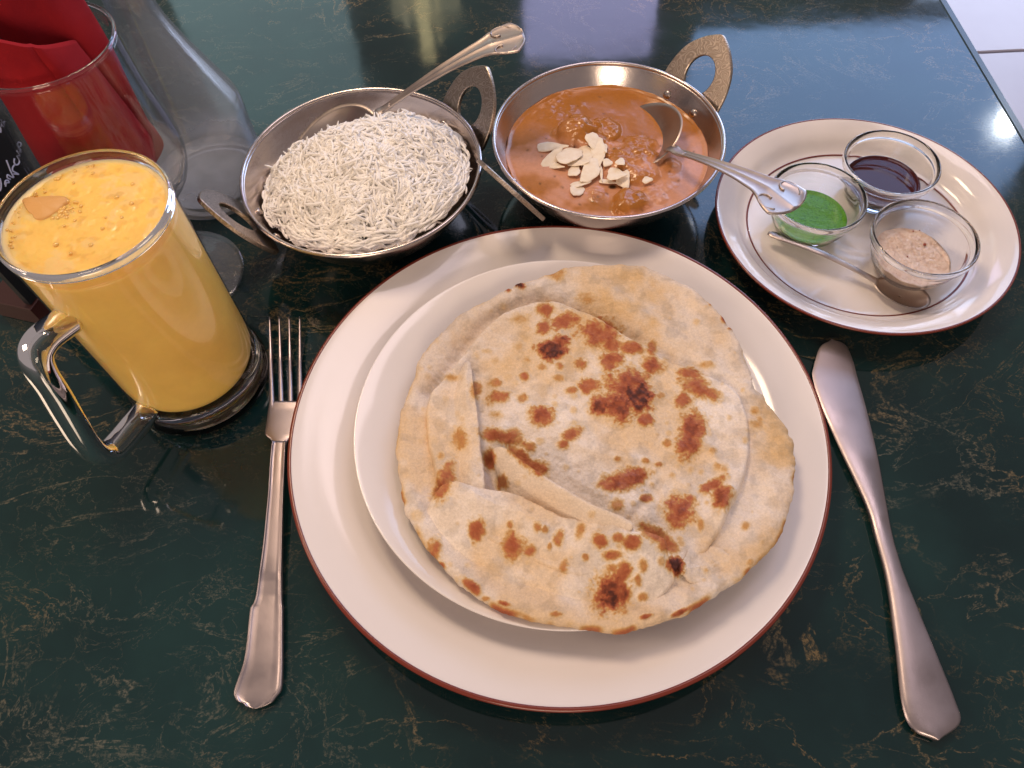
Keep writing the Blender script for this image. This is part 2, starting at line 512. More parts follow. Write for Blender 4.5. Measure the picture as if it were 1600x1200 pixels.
SC = (0.2242, 0.3246, 0.0)
sp = thing('side_plate', 'white saucer plate with brown lines holding three sauce bowls', 'plate', SC)
prof = [(0, 0.0025), (0.048, 0.0025), (0.050, 0.0), (0.054, 0.0), (0.056, 0.0022), (0.066, 0.0040), (0.080, 0.0115), (0.0890, 0.0168), (0.0908, 0.0182),
        (0.0910, 0.0192), (0.0900, 0.0194), (0.085, 0.0176), (0.0785, 0.0140), (0.0735, 0.0088), (0.0690, 0.0068), (0.060, 0.0060), (0, 0.0058)]
p2 = np.vstack([prof[:4], spline(prof[4:], 60)])
v, f = lathe(p2, SC, 180); obj('plate_body', v, f, M['china'], sp)
v, f = lathe([(0.0897, 0.0192), (0.0900, 0.01955), (0.0908, 0.0195), (0.0913, 0.0191), (0.0913, 0.0185), (0.0909, 0.0181)], SC, 180); obj('rim_band', v, f, M['band'], sp)
v, f = lathe([(0.0680, 0.0066), (0.0684, 0.00695), (0.0690, 0.00712), (0.0692, 0.0069)], SC, 180); obj('inner_ring', v, f, M['band'], sp)

# ------------------------------------------------------------------ naan
ZN = 0.041
NAAN_OUT = [(955, 402), (1010, 405), (1060, 424), (1100, 452), (1135, 490), (1160, 525), (1178, 570), (1184, 592), (1203, 612), (1224, 640), (1245, 680),
            (1249, 720), (1246, 770), (1225, 830), (1182, 880), (1140, 914), (1080, 948), (1020, 969), (965, 980), (900, 975), (830, 962), (770, 940),
            (720, 907), (680, 870), (650, 830), (630, 790), (620, 745), (617, 690), (622, 640), (640, 580), (665, 530), (700, 490), (740, 464), (800, 436), (860, 415), (905, 403)]
CENTRE = [(666, 621), (712, 563), (733, 537), (757, 508), (782, 488), (824, 473), (859, 467), (897, 478), (950, 502), (1000, 530), (1061, 558), (1110, 578), (1150, 598), (1172, 640),
          (1176, 690), (1167, 740), (1143, 795), (1119, 840), (1085, 872), (1040, 895), (950, 900), (850, 880), (750, 830), (690, 760), (668, 690)]
LEFTF = [(734, 564), (741, 610), (747, 650), (751, 700), (757, 764), (735, 790), (700, 800), (662, 770), (648, 720), (655, 665), (678, 622), (700, 594), (720, 574)]
TONGUE = [(768, 700), (788, 707), (830, 739), (880, 772), (930, 802), (985, 830), (960, 850), (890, 840), (830, 810), (795, 778), (778, 742)]
BOTF = [(708, 752), (745, 762), (795, 768), (830, 782), (870, 804), (910, 815), (960, 826), (1000, 838), (1033, 850), (1044, 876), (1056, 902),
        (1010, 944), (930, 962), (830, 948), (750, 908), (690, 856), (662, 805), (680, 765)]
TORN = [(1070, 868), (1080, 852), (1092, 849), (1125, 846), (1150, 868), (1128, 900), (1088, 906), (1072, 896), (1060, 888)]

SPOTS = [  # photo x, y, rx, ry, tilt(deg), darkness
    (854, 484, 12, 10, 0, .62), (812, 498, 14, 8, 0, .35), (850, 511, 10, 10, 0, .62), (885, 501, 22, 11, -10, .66), (862, 547, 22, 13, 0, .95), (876, 534, 12, 9, 0, .85),
    (812, 539, 7, 7, 0, .33), (775, 562, 6, 4, 0, .3), (763, 548, 7, 3, 0, .25), (824, 562, 6, 5, 0, .35), (847, 574, 6, 5, 0, .42), (875, 571, 6, 6, 0, .5), (906, 568, 10, 8, 0, .6),
    (952, 565, 12, 12, 0, .66), (775, 598, 9, 6, 0, .5), (820, 588, 6, 6, 0, .6), (778, 620, 17, 9, -10, .6), (744, 609, 8, 12, 0, .5), (815, 621, 7, 6, 0, .5), (775, 647, 8, 5, 0, .38),
    (845, 650, 16, 14, 0, .72), (894, 609, 9, 5, 0, .55), (920, 604, 15, 10, 10, .66), (873, 590, 8, 5, 0, .4), (894, 677, 14, 9, -20, .66), (880, 694, 8, 6, 0, .6), (945, 632, 20, 14, 0, .75),
    (719, 686, 12, 14, 0, .45), (707, 590, 11, 5, 0, .36), (690, 712, 5, 6, 0, .36), (694, 753, 11, 26, 20, .6), (785, 684, 30, 9, 15, .66), (812, 712, 24, 8, 45, .66), (841, 732, 13, 11, 0, .7), (800, 682, 12, 9, -20, .6),
    (829, 698, 8, 6, 0, .5), (869, 427, 13, 10, 0, .42), (917, 467, 15, 9, 15, .38), (810, 445, 8, 4, 20, .95), (794, 453, 4, 3, 0, .7), (936, 522, 30, 20, 10, .7), (954, 539, 15, 12, 0, .66),
    (985, 543, 17, 9, 10, .66), (1019, 542, 7, 11, 10, .6), (1019, 570, 17, 10, 15, .72), (957, 563, 13, 11, 0, .72), (921, 604, 14, 10, 0, .6), (982, 600, 26, 20, 0, .75), (998, 621, 18, 22, 0, 1.0),
    (940, 636, 16, 13, 0, .85), (968, 635, 25, 20, 0, .82), (1009, 655, 12, 9, 20, .72), (1078, 584, 16, 8, 15, .66), (1090, 604, 24, 14, 30, .66), (1112, 615, 14, 9, 40, .55), (1066, 625, 12, 10, 0, .62),
    (1081, 672, 18, 24, 10, .76), (1076, 694, 17, 22, 10, .76), (1087, 660, 16, 8, 0, .66), (1103, 570, 13, 5, 0, .36), (1110, 466, 4, 9, -10, .85), (1134, 498, 6, 5, 30, .85), (1142, 513, 4, 2, 0, .6),
    (1209, 627, 16, 4, 42, 1.0), (1183, 663, 12, 7, 20, .36), (1043, 693, 6, 6, 0, .5), (1033, 618, 6, 5, 0, .42), (978, 749, 30, 13, -15, .76), (954, 757, 15, 8, 0, .66), (999, 741, 14, 10, 0, .76),
    (1063, 797, 21, 20, 0, .76), (1078, 779, 8, 6, 0, .6), (1114, 757, 18, 7, -25, .72), (1126, 776, 15, 15, 0, .76), (966, 788, 9, 9, 0, .5), (1010, 779, 8, 6, 0, .6), (965, 717, 5, 4, 0, .5),
    (1009, 720, 5, 4, 0, .5), (1029, 725, 7, 4, 0, .5), (1095, 820, 5, 10, 0, .42), (1021, 832, 26, 10, 30, .6), (1044, 852, 14, 10, 30, .62), (937, 843, 10, 10, 0, .66), (966, 840, 7, 6, 0, .6), (989, 848, 12, 10, 0, .68),
    (958, 867, 12, 7, -15, .62), (874, 839, 7, 12, 20, .52), (906, 829, 7, 10, 10, .42), (881, 885, 6, 10, 10, .52), (915, 871, 4, 5, 0, .5), (1005, 883, 6, 10, 0, .45), (997, 907, 5, 8, 0, .5),
    (1034, 877, 5, 6, 0, .38), (957, 926, 24, 28, 30, .85), (954, 936, 14, 19, 20, 1.0), (970, 901, 12, 18, 25, .66), (957, 888, 9, 6, 0, .5), (1003, 933, 7, 6, 0, .5), (745, 829, 12, 15, -10, .66),
    (801, 853, 16, 17, 0, .68), (827, 861, 9, 8, -30, .6), (797, 819, 5, 5, 0, .5), (677, 859, 10, 15, 20, .56), (735, 915, 14, 7, 35, .72), (688, 885, 8, 7, 0, .6), (840, 824, 6, 7, 0, .5), (851, 827, 5, 5, 0, .42),
    (859, 853, 3, 5, 0, .42), (867, 959, 10, 5, 0, .5), (787, 943, 9, 4, 15, .72), (653, 804, 8, 8, 0, .22), (760, 936, 6, 4, 0, .5), (1065, 956, 14, 4, -25, .8), (1010, 963, 8, 3, -15, .7), (1056, 884, 10, 12, -30, 1.0),  # last one: shade of the torn gap painted in, with its brown underside
    (766, 718, 8, 13, 0, .66), (785, 752, 8, 11, 0, .55)]  # shade and brown inside of the fold slit, painted in as spots
_sp = rng.uniform(size=(150, 3))
for a in _sp:       # faint freckles of browning
    SPOTS.append((640 + a[0] * 590, 470 + a[1] * 470, 2 + 4 * a[2], 2 + 3.5 * a[2], 0, .16 + .25 * a[2] * a[0]))


def spot_field(x, y, z):
    P = to_px(np.stack([x, y, z], -1))
    n1 = fbm(x, y, 240, 3, 5); n2 = fbm(x, y, 1100, 2, 9); n3 = fbm(x, y, 420, 3, 15)
    d = np.zeros(len(x))
    for (sx, sy, rx, ry, t, k) in SPOTS:
        dx, dy = P[:, 0] - sx, P[:, 1] - sy
        near = (abs(dx) < 75) & (abs(dy) < 75)
        if not near.any(): continue
        c, s = math.cos(R(t)), math.sin(R(t))
        a = (dx[near] * c + dy[near] * s) / (rx * 1.14); b = (-dx[near] * s + dy[near] * c) / (ry * 1.14)
        q = np.sqrt(a * a + b * b) + n1[near] * 0.55 + n2[near] * 0.34
        w = k * (1 - sstep(0.38, 1.62, q)) * np.clip(0.97 + 0.30 * n3[near], 0.6, 1.08)
        d[near] = np.maximum(d[near], w)
    return d


def ramp(d, stops):
    xs = [s[0] for s in stops]
    return np.stack([np.interp(d, xs, [s[1][i] for s in stops]) for i in range(3)], -1)


BROWN = [(0, (0.81, 0.69, 0.575)), (0.22, (0.74, 0.55, 0.33)), (0.38, (0.55, 0.30, 0.10)), (0.58, (0.45, 0.150, 0.058)), (0.74, (0.35, 0.085, 0.032)), (0.88, (0.16, 0.035, 0.014)), (1.0, (0.075, 0.017, 0.009))]


def dents(x, y):
    """dimples and blisters of the baked dough"""
    return 0.0019 * fbm(x, y, 55, 4, 21) + 0.0008 * fbm(x, y, 190, 3, 33)


def base_z(x, y):
    r = np.hypot(x - IC[0], y - IC[1])
    z = 0.0330 + 0.0015 * fbm(x, y, 22, 3, 3) + dents(x, y)
    z = z - 0.003 * (1 - sstep(0.03, 0.085, r)) + 0.0012 * sstep(0.07, 0.10, r)
    return z


naan = thing('naan_bread', 'round folded naan with brown char marks on the stacked plates', 'bread', (0.03, 0.185, 0.012))
M['naan'] = vcol_mat('baked_dough', 0.72, 0.0, bump=(600, 0.85, 0.0008), wet=True, spec=0.35, mottle=(900, 0.16))


def sheet(name, poly, zf, nth=520, nr=130, thick=0.0035, jag=0.0007, centre=None, edge=0.0030, pale=0.0, edgebrown=0.0, tone_mul=None):
    W = np.array([px(x, y, ZN)[:2] for x, y in poly])
    B = spline(W, nth, True)
    ang = np.linspace(0, 2 * math.pi, nth, endpoint=False)
    cen = B.mean(0) if centre is None else px(*centre, ZN)[:2]
    D = B - cen; L = np.linalg.norm(D, axis=1)
    jit = jag * (fbm(np.cos(ang) * 3, np.sin(ang) * 3, 3.0, 4, 77, 0.6)) * 2
    B = cen + D * ((L + jit) / L)[:, None]
    u = np.linspace(0, 1, nr) ** 0.72
    u[0] = 0.004
    P = cen + (B - cen)[None] * u[:, None, None]
    x, y = P[..., 0].ravel(), P[..., 1].ravel()
    dist = ((1 - u)[:, None] * np.linalg.norm(B - cen, axis=1)[None]).ravel()     # distance to the edge
    z = zf(x, y, dist)
    z = z + 0.0014 * spot_field(x, y, z) ** 0.8          # browned spots sit on blisters
    e = np.clip(1 - dist / edge, 0, 1)
    z = z - thick * 0.55 * (1 - np.sqrt(np.clip(1 - e * e, 0, 1)))
    sk = np.stack([B[:, 0], B[:, 1], z[-nth:] - thick * 0.45], -1)
    ins = cen + (B - cen) * 0.97
    sk2 = np.stack([ins[:, 0], ins[:, 1], z[-nth:] - thick * 0.75], -1)
    V = np.vstack([np.stack([x, y, z], -1), sk, sk2])
    F = []
    k = np.arange(nth); k2 = (k + 1) % nth
    for i in range(nr + 1):
        a = i * nth
        F += list(zip(a + k, a + nth + k, a + nth + k2, a + k2))
    F.append(tuple(range(nth))[::-1] if False else tuple(range(nth)))
    o = obj(name, V, F, M['naan'], naan)
    xx, yy, zz = V[:, 0], V[:, 1], V[:, 2]
    d = spot_field(xx, yy, zz)
    dd = np.concatenate([dist, np.zeros(2 * nth)])
    if edgebrown:
        en = np.clip(fbm(xx, yy, 90, 3, 55) * 1.6 + 0.25, 0, 1)
        south = sstep(0.02, -0.06, yy - 0.185)
        d = np.maximum(d, edgebrown * en * (0.35 + 0.65 * south) * (1 - sstep(0.0, 0.0032, dd)))
    col = ramp(np.clip(d, 0, 1), BROWN)
    tone = fbm(xx, yy, 38, 4, 91)
    reg = to_px(np.stack([xx, yy, zz], -1))
    tan_zone = np.clip(np.exp(-(((reg[:, 0] - 1050) / 170) ** 2 + ((reg[:, 1] - 470) / 90) ** 2)) + 0.85 * np.exp(-(((reg[:, 0] - 1225) / 45) ** 2 + ((reg[:, 1] - 760) / 150) ** 2)) + 0.5 * np.exp(-(((reg[:, 0] - 760) / 90) ** 2 + ((reg[:, 1] - 540) / 70) ** 2)), 0, 1)  # three patches where the dough is coloured a stronger tan
    tan = np.clip(sstep(0.02, 0.40, tone) * 0.8 + tan_zone * (0.60 + 1.2 * fbm(xx, yy, 60, 3, 19)), 0, 1.25)[:, None]
    flour = sstep(0.02, 0.35, -tone)[:, None]
    keep = (1 - np.clip(d * 3, 0, 1))[:, None]
    col = col * (1 + keep * (tan * np.array([-0.06, -0.20, -0.42]) + flour * np.array([0.07, 0.11, 0.17])))
    grey = sstep(0.25, 0.55, fbm(xx, yy, 160, 3, 14) + 0.25)[:, None]
    col = col * (1 - keep * grey * 0.16)
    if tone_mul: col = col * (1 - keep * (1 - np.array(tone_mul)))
    if pale: col = col * (1 - pale * keep) + pale * keep * np.array([0.78, 0.64, 0.50])
    wetc = to_px(V)
    wet = np.exp(-(((wetc[:, 0] - 1025) / 90) ** 2 + ((wetc[:, 1] - 745) / 60) ** 2)) + 0.6 * np.exp(-(((wetc[:, 0] - 850) / 90) ** 2 + ((wetc[:, 1] - 610) / 70) ** 2))
    wet = np.clip(wet * sstep(-0.1, 0.35, fbm(xx, yy, 260, 2, 44)), 0, 1)
    set_col(o, np.column_stack([col, wet]))
    return o


def lift(poly_edge, amt, fall):
    """extra height along a fold line given in photo points"""
    E = spline(np.array([px(x, y, ZN)[:2] for x, y in poly_edge]), 60)

    def g(x, y):
        d = np.full(len(x), 1e9)
        for e in E: d = np.minimum(d, np.hypot(x - e[0], y - e[1]))
        return amt * np.exp(-(d / fall) ** 2)
    return g


crease1 = lift([(1035, 745), (1000, 790), (985, 805)], -0.0016, 0.0022)
crease2 = lift([(1010, 742), (1045, 770), (1100, 700)], -0.0012, 0.004)
ridge1 = lift([(1165, 700), (1150, 750), (1130, 800)], 0.0022, 0.004)
puff1 = lift([(980, 600), (1000, 650), (970, 620)], 0.004, 0.018)
puff2 = lift([(1075, 690), (1065, 790)], 0.002, 0.010)
puff3 = lift([(860, 540), (940, 520)], 0.002, 0.014)
b1 = lift([(945, 480), (1030, 530), (1090, 565)], -0.0012, 0.004)
rimpuff = lift([(660, 640), (650, 720), (670, 800)], 0.002, 0.008)
EDGE_C = [(680, 605), (712, 563), (733, 537), (757, 508), (782, 488), (824, 473), (859, 467), (897, 478), (950, 502), (1000, 530)]
EDGE_R = [(1172, 640), (1176, 690), (1167, 740), (1143, 795), (1119, 840)]
EDGE_L = [(736, 572), (741, 610), (747, 650), (751, 700), (757, 755)]
EDGE_T = [(788, 707), (830, 739), (880, 772), (930, 802), (985, 830), (1030, 850)]
shift = lambda E, dx, dy: [(a + dx, b + dy) for a, b in E]
g_c = lift(shift(EDGE_C, -10, -9), -0.0042, 0.0042); g_r = lift(shift(EDGE_R, 9, 4), -0.0004, 0.0040)
h_c = lift(EDGE_C, 0.0026, 0.0070); h_r = lift(EDGE_R, 0.0008, 0.0060)
g_l = lift(shift(EDGE_L, 12, 0), -0.0036, 0.0055); g_t = lift(shift(EDGE_T, 8, -12), -0.0034, 0.0060)
wr1 = lift([(890, 420), (960, 450), (1060, 520)], 0.0018, 0.006); wr2 = lift([(1190, 700), (1215, 760), (1180, 830)], 0.0022, 0.006)
wr3 = lift([(1110, 690), (1140, 740), (1125, 800)], 0.0016, 0.0035); wr4 = lift([(905, 690), (960, 705), (1020, 715)], 0.0014, 0.0035)
slit = lift([(762, 705), (772, 735), (782, 758)], -0.0075, 0.0046)
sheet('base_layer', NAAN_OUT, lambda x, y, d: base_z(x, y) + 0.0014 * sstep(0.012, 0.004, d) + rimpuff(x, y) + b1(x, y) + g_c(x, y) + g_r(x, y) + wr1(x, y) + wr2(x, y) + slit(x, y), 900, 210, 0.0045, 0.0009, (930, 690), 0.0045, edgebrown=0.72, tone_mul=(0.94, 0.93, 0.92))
sheet('centre_layer', CENTRE, lambda x, y, d: base_z(x, y) + 0.0050 - 0.0026 * sstep(0.025, 0.085, x) + crease1(x, y) + crease2(x, y) + ridge1(x, y) + puff1(x, y) + puff2(x, y) + puff3(x, y) + g_l(x, y) + g_t(x, y) + h_c(x, y) + h_r(x, y) + wr3(x, y) + wr4(x, y) + slit(x, y), 760, 190, 0.0060, 0.0005, (930, 680), 0.0020)
lf = lift(EDGE_L, 0.0135, 0.012)
sheet('left_flap', LEFTF, lambda x, y, d: base_z(x, y) - 0.0030 + lf(x, y) + 0.0024 * sstep(0, 0.014, d), 420, 90, 0.0034, 0.0003, (705, 700), 0.0010, pale=0.35)
tg = lift(EDGE_T, 0.0150, 0.0085)
sheet('tongue_fold', TONGUE, lambda x, y, d: base_z(x, y) + 0.0020 + tg(x, y) + slit(x, y) * 0.5, 300, 60, 0.0024, 0.0002, (860, 785), 0.0010, pale=0.7)
bf = lift([(715, 757), (745, 765), (795, 772), (850, 797), (910, 818), (960, 830), (1020, 850)], 0.0135, 0.020)
bf2 = lift([(960, 830), (1000, 840), (1030, 852)], 0.0040, 0.010)
bw = lift([(915, 820), (890, 850), (880, 880)], -0.0014, 0.003)
bw2 = lift([(940, 828), (925, 850), (915, 880)], -0.0011, 0.0025)
fold_in = lift([(700, 765), (725, 790), (700, 820)], -0.0012, 0.005)
sheet('bottom_flap', BOTF, lambda x, y, d: base_z(x, y) - 0.0032 + bf(x, y) + bf2(x, y) + bw(x, y) + bw2(x, y) + fold_in(x, y) + 0.0032 * sstep(0, 0.016, d), 620, 130, 0.0036, 0.0004, (860, 860), 0.0012)
tn = lift([(1072, 862), (1066, 885)], 0.0045, 0.006)
sheet('torn_edge', TORN, lambda x, y, d: base_z(x, y) + 0.0004 + tn(x, y) + 0.0010 * sstep(0, 0.010, d), 220, 40, 0.0022, 0.0002, (1098, 880), 0.0010, pale=0.3)

# ------------------------------------------------------------------ cutlery
def strip(stn, prof, up=None):
    """stations: (centre, half_width, thickness, side vector); prof: ring of (s, h) in [-1,1] x [-1,1]"""
    sec = []
    for c, hw, th, sd in stn:
        c = np.asarray(c, float); sd = np.asarray(sd, float); sd = sd / np.linalg.norm(sd)
        sec.append(np.array([c + sd * (s * hw) + np.array([0, 0, 1.0]) * (h * th) for s, h in prof]))
    return loft(sec)


LENS = [(math.cos(a) if abs(math.cos(a)) < 0.999 else math.copysign(1, math.cos(a)), math.sin(a) * (0.9 if math.sin(a) > 0 else 0.7)) for a in np.linspace(0, 2 * math.pi, 20, endpoint=False)]
BORDER = [(-1, 0.1), (-0.96, 0.75), (-0.88, 0.95), (-0.80, 0.70), (-0.72, 0.45), (-0.4, 0.55), (0, 0.60), (0.4, 0.55), (0.72, 0.45), (0.80, 0.70), (0.88, 0.95), (0.96, 0.75), (1, 0.1),
          (0.9, -0.6), (0.4, -0.8), (0, -0.85), (-0.4, -0.8), (-0.9, -0.6)]

kn = thing('table_knife', 'broad-bladed steel table knife lying right of the large plate', 'knife', (*px(1385, 850)[:2], 0))
KL = [(1282, 541), (1272, 572), (1271, 590), (1285, 636), (1314, 704), (1352, 789), (1367, 840), (1384.6, 908), (1399, 1010), (1410, 1101), (1427, 1140)]
KR = [(1322, 537), (1334, 562), (1340, 585), (1356, 642), (1374, 720), (1394, 829), (1405, 870), (1418, 908), (1455, 999), (1492, 1090), (1501, 1129)]


def knife_part(name, i0, i1, th0, th1, zc0, zc1, tip=None, end=None, n=60):
    p0, p1 = px(1300, 529, 0.004)[:2], px(1464, 1157, 0.004)[:2]
    Lk = np.linalg.norm(p1 - p0); ax = (p1 - p0) / Lk; nv = np.array([ax[1], -ax[0]])
    A = spline([px(*p, 0.004)[:2] for p in [(1299, 529.5)] + KL + [(1461, 1157)]], 400); Bb = spline([px(*p, 0.004)[:2] for p in [(1302, 529.5)] + KR + [(1467, 1157)]], 400)
    ta, na = (A - p0) @ ax, (A - p0) @ nv; tb, nb = (Bb - p0) @ ax, (Bb - p0) @ nv
    u = np.linspace(i0, i1, n)
    if tip: u = np.r_[np.linspace(0, 0.06, 14) ** 1.0 * (np.linspace(0.1, 1, 14)), u[u > 0.062]]
    if end: u = np.r_[u[u < 0.95], 1 - 0.05 * np.linspace(1, 0.02, 14) ** 1.6]
    stn = []
    for q in u:
        la, lb = np.interp(q * Lk, ta, na), np.interp(q * Lk, tb, nb)
        c = p0 + ax * (q * Lk) + nv * (la + lb) / 2
        k = (q - i0) / (i1 - i0)
        stn.append((np.r_[c, zc0 + (zc1 - zc0) * k], max(2e-4, abs(lb - la) / 2), th0 + (th1 - th0) * sstep(0, 1, k), np.r_[nv * math.copysign(1, lb - la), 0]))
    v, f = strip(stn, LENS); return obj(name, v, f, M['cutlery'], kn, sharp=50)


knife_part('blade', 0.0, 0.5, 0.0010, 0.0022, 0.0028, 0.0032, tip=True)
knife_part('handle', 0.497, 1.0, 0.0022, 0.0030, 0.0032, 0.0034, end=True)

fk = thing('table_fork', 'four-tined steel fork lying left of the large plate', 'fork', (*px(425, 800)[:2], 0))


def fork_z(y):          # side view of the fork, raised at the shoulders
    return np.interp(y, [495, 560, 640, 690, 760, 930, 1110], [0.0085, 0.0040, 0.0058, 0.0090, 0.0080, 0.0040, 0.0030])


FH = [(690, 426, 448), (718, 423, 446.5), (768, 420, 444.5), (800, 417, 443.5), (850, 412, 442.5), (900, 405, 442), (932, 400, 442), (944, 396, 442.5), (951, 391.5, 443.5), (975, 388.5, 443.5),
      (1005, 385.5, 443.5), (1035, 380.5, 443.5), (1060, 372, 443), (1078, 366, 441), (1088, 366, 434), (1096, 371, 428), (1099, 379, 424), (1104, 385, 414), (1107, 394, 404)]
FHs = spline(FH, 110)


def fst(y, xl, xr, th, dz=0.0):
    z = float(fork_z(y)) + dz
    a, b = px(xl, y, z), px(xr, y, z)
    return ((a + b) / 2, max(1e-4, np.linalg.norm(b - a) / 2), th, b - a)


v, f = strip([fst(y, xl, xr, 0.0019 if y < 900 else 0.0015) for y, xl, xr in FHs], BORDER); obj('handle', v, f, M['cutlery'], fk)
HEAD = [(628, 421, 473), (640, 419, 472), (655, 417, 470), (668, 415, 467), (676, 414, 465), (681, 416, 461), (687, 423, 452), (694, 425.5, 448.5), (702, 425.5, 447.5)]
v, f = strip([fst(y, xl, xr, 0.0012) for y, xl, xr in spline(HEAD, 40)], LENS); obj('head', v, f, M['cutlery'], fk)
for tx, bx_, bw_ in ((421.5, 425.2, 4.2), (436.5, 439.6, 4.2), (452, 454.3, 4.2), (468.5, 468.6, 4.4)):
    st = []
    for t in np.linspace(0, 1, 26):
        y = 496 + t * 142; cx_ = tx + (bx_ - tx) * t; w_ = 1.3 + (bw_ - 1.3) * min(1, t * 1.15) ** 0.8
        st.append(fst(y, cx_ - w_, cx_ + w_, 0.0011))
    v, f = strip(st, LENS[::2]); obj('tine', v, f, M['cutlery'], fk)


def ornate_spoon(t, neck, end, bowl_c, bl, bw, depth, sheets_mat, bowl_tilt=None, end_w=0.0140, bowl_up=(0, 0, 1), neck_w=0.0028, scroll=True):
    neck, end, bowl_c = (np.asarray(a, float) for a in (neck, end, bowl_c))
    d = end - neck; L = np.linalg.norm(d); d /= L
    side = np.cross(d, [0, 0, 1.0]); side /= np.linalg.norm(side); up = np.cross(side, d)
    # handle
    prof = [(0, neck_w), (0.12, neck_w * 0.95), (0.3, 0.0036), (0.55, 0.0058), (0.75, 0.0084), (0.88, end_w), (0.945, end_w * 1.06), (0.965, end_w * 0.86), (0.985, end_w * 0.66), (1.0, end_w * 0.30)]
    ss = np.linspace(0, 1, 80); hw = np.interp(ss, [p[0] for p in prof], [p[1] for p in prof])
    kk = np.ones(5) / 5; hw[3:-8] = np.convolve(hw, kk, 'same')[3:-8]
    ring = [(-1, 0.0), (-0.97, 0.7), (-0.88, 1.0), (-0.78, 0.55), (-0.45, 0.20), (-0.16, 0.25), (-0.07, 0.65), (0, 0.75), (0.07, 0.65), (0.16, 0.25), (0.45, 0.20), (0.78, 0.55), (0.88, 1.0), (0.97, 0.7), (1, 0.0),
            (0.9, -0.6), (0.4, -0.8), (0, -0.9), (-0.4, -0.8), (-0.9, -0.6)]
    sec = []
    for s_, w_ in zip(ss, hw):
        bend = 0.003 * math.sin(math.pi * s_) - 0.004 * max(0, s_ - 0.8) * 5
        c = neck + d * (L * s_) + up * bend; th = 0.0010
        sec.append(np.array([c + side * (a * w_) + up * (b * th) for a, b in ring]))
    v, f = loft(sec); h = obj('handle', v, f, sheets_mat, t)
    if scroll:
        for sg in (-1, 1):
            pts = []
            for a in np.linspace(0, 1, 40):
                th = sg * (0.3 + a * 4.6); rr = end_w * (0.46 - 0.30 * a)
                q = np.array([0.90 * L - end_w * 0.25, sg * end_w * 0.52])
                s_ = (q[0] + rr * math.cos(th) * 1.15) / L; lat = q[1] + rr * math.sin(th)
                bend = 0.003 * math.sin(math.pi * min(s_, 1)) - 0.004 * max(0, s_ - 0.8) * 5
                pts.append(neck + d * (L * s_) + side * lat + up * (bend + 0.0005))
            v, f = tube(pts, np.linspace(0.00045, 0.0007, 40), 8); obj('scroll', v, f, sheets_mat, h)
    # bowl: shallow egg-shaped dish
    ax = np.array([bowl_c[0] - neck[0], bowl_c[1] - neck[1], bowl_c[2] - neck[2]]); ax /= np.linalg.norm(ax)
    sd = np.cross(ax, np.asarray(bowl_up, float)); sd /= np.linalg.norm(sd); nu = np.cross(sd, ax)
    V = []; n, mm = 56, 14
    for k, off in ((0, 0.0), (1, -0.0009)):
        for j in range(mm):
            q = j / (mm - 1) if j else 0.02
            for i in range(n):
                a = 2 * math.pi * i / n
                egg = 1 - 0.20 * math.cos(a)
                p = bowl_c + ax * (bl * q * math.cos(a)) + sd * (bw * q * math.sin(a) * (1 - 0.12 * math.cos(a))) + nu * (-depth * (1 - q ** 2.2) + off + (-0.0002 if q > .99 else 0))
                V.append(p)
    F = []
    for k in range(2):
        for j in range(mm - 1):
            for i in range(n):
                i2 = (i + 1) % n; a = k * n * mm + j * n
                F.append((a + i, a + i2, a + n + i2, a + n + i))
        F.append(tuple(k * n * mm + i for i in range(n)))
    for i in range(n):
        i2 = (i + 1) % n; F.append(((mm - 1) * n + i, (mm - 1) * n + i2, n * mm + (mm - 1) * n + i2, n * mm + (mm - 1) * n + i))
    obj('bowl', V, F, sheets_mat, t)
    # short neck joining the bowl's edge with the handle
    e0 = bowl_c - ax * (bl * 0.93) - nu * 0.0012
    pth = spline([e0, e0 * 0.5 + neck * 0.5 + up * 0.0008, neck, neck + d * 0.006], 14)
    sec = []
    for i, c in enumerate(pth):
        w_ = np.interp(i, [0, 13], [0.0048, neck_w * 0.96])
        sec.append(np.array([c + side * (math.cos(a) * w_) + up * (math.sin(a) * 0.0011) for a in np.linspace(0, 2 * math.pi, 14, endpoint=False)]))
    v, f = loft(sec); obj('neck', v, f, sheets_mat, t)


# ------------------------------------------------------------------ karahi bowls
HR = 0.046
RC = np.array([-0.0868, 0.3620, 0.0]); CC = np.array([0.0682, 0.3799, 0.0])


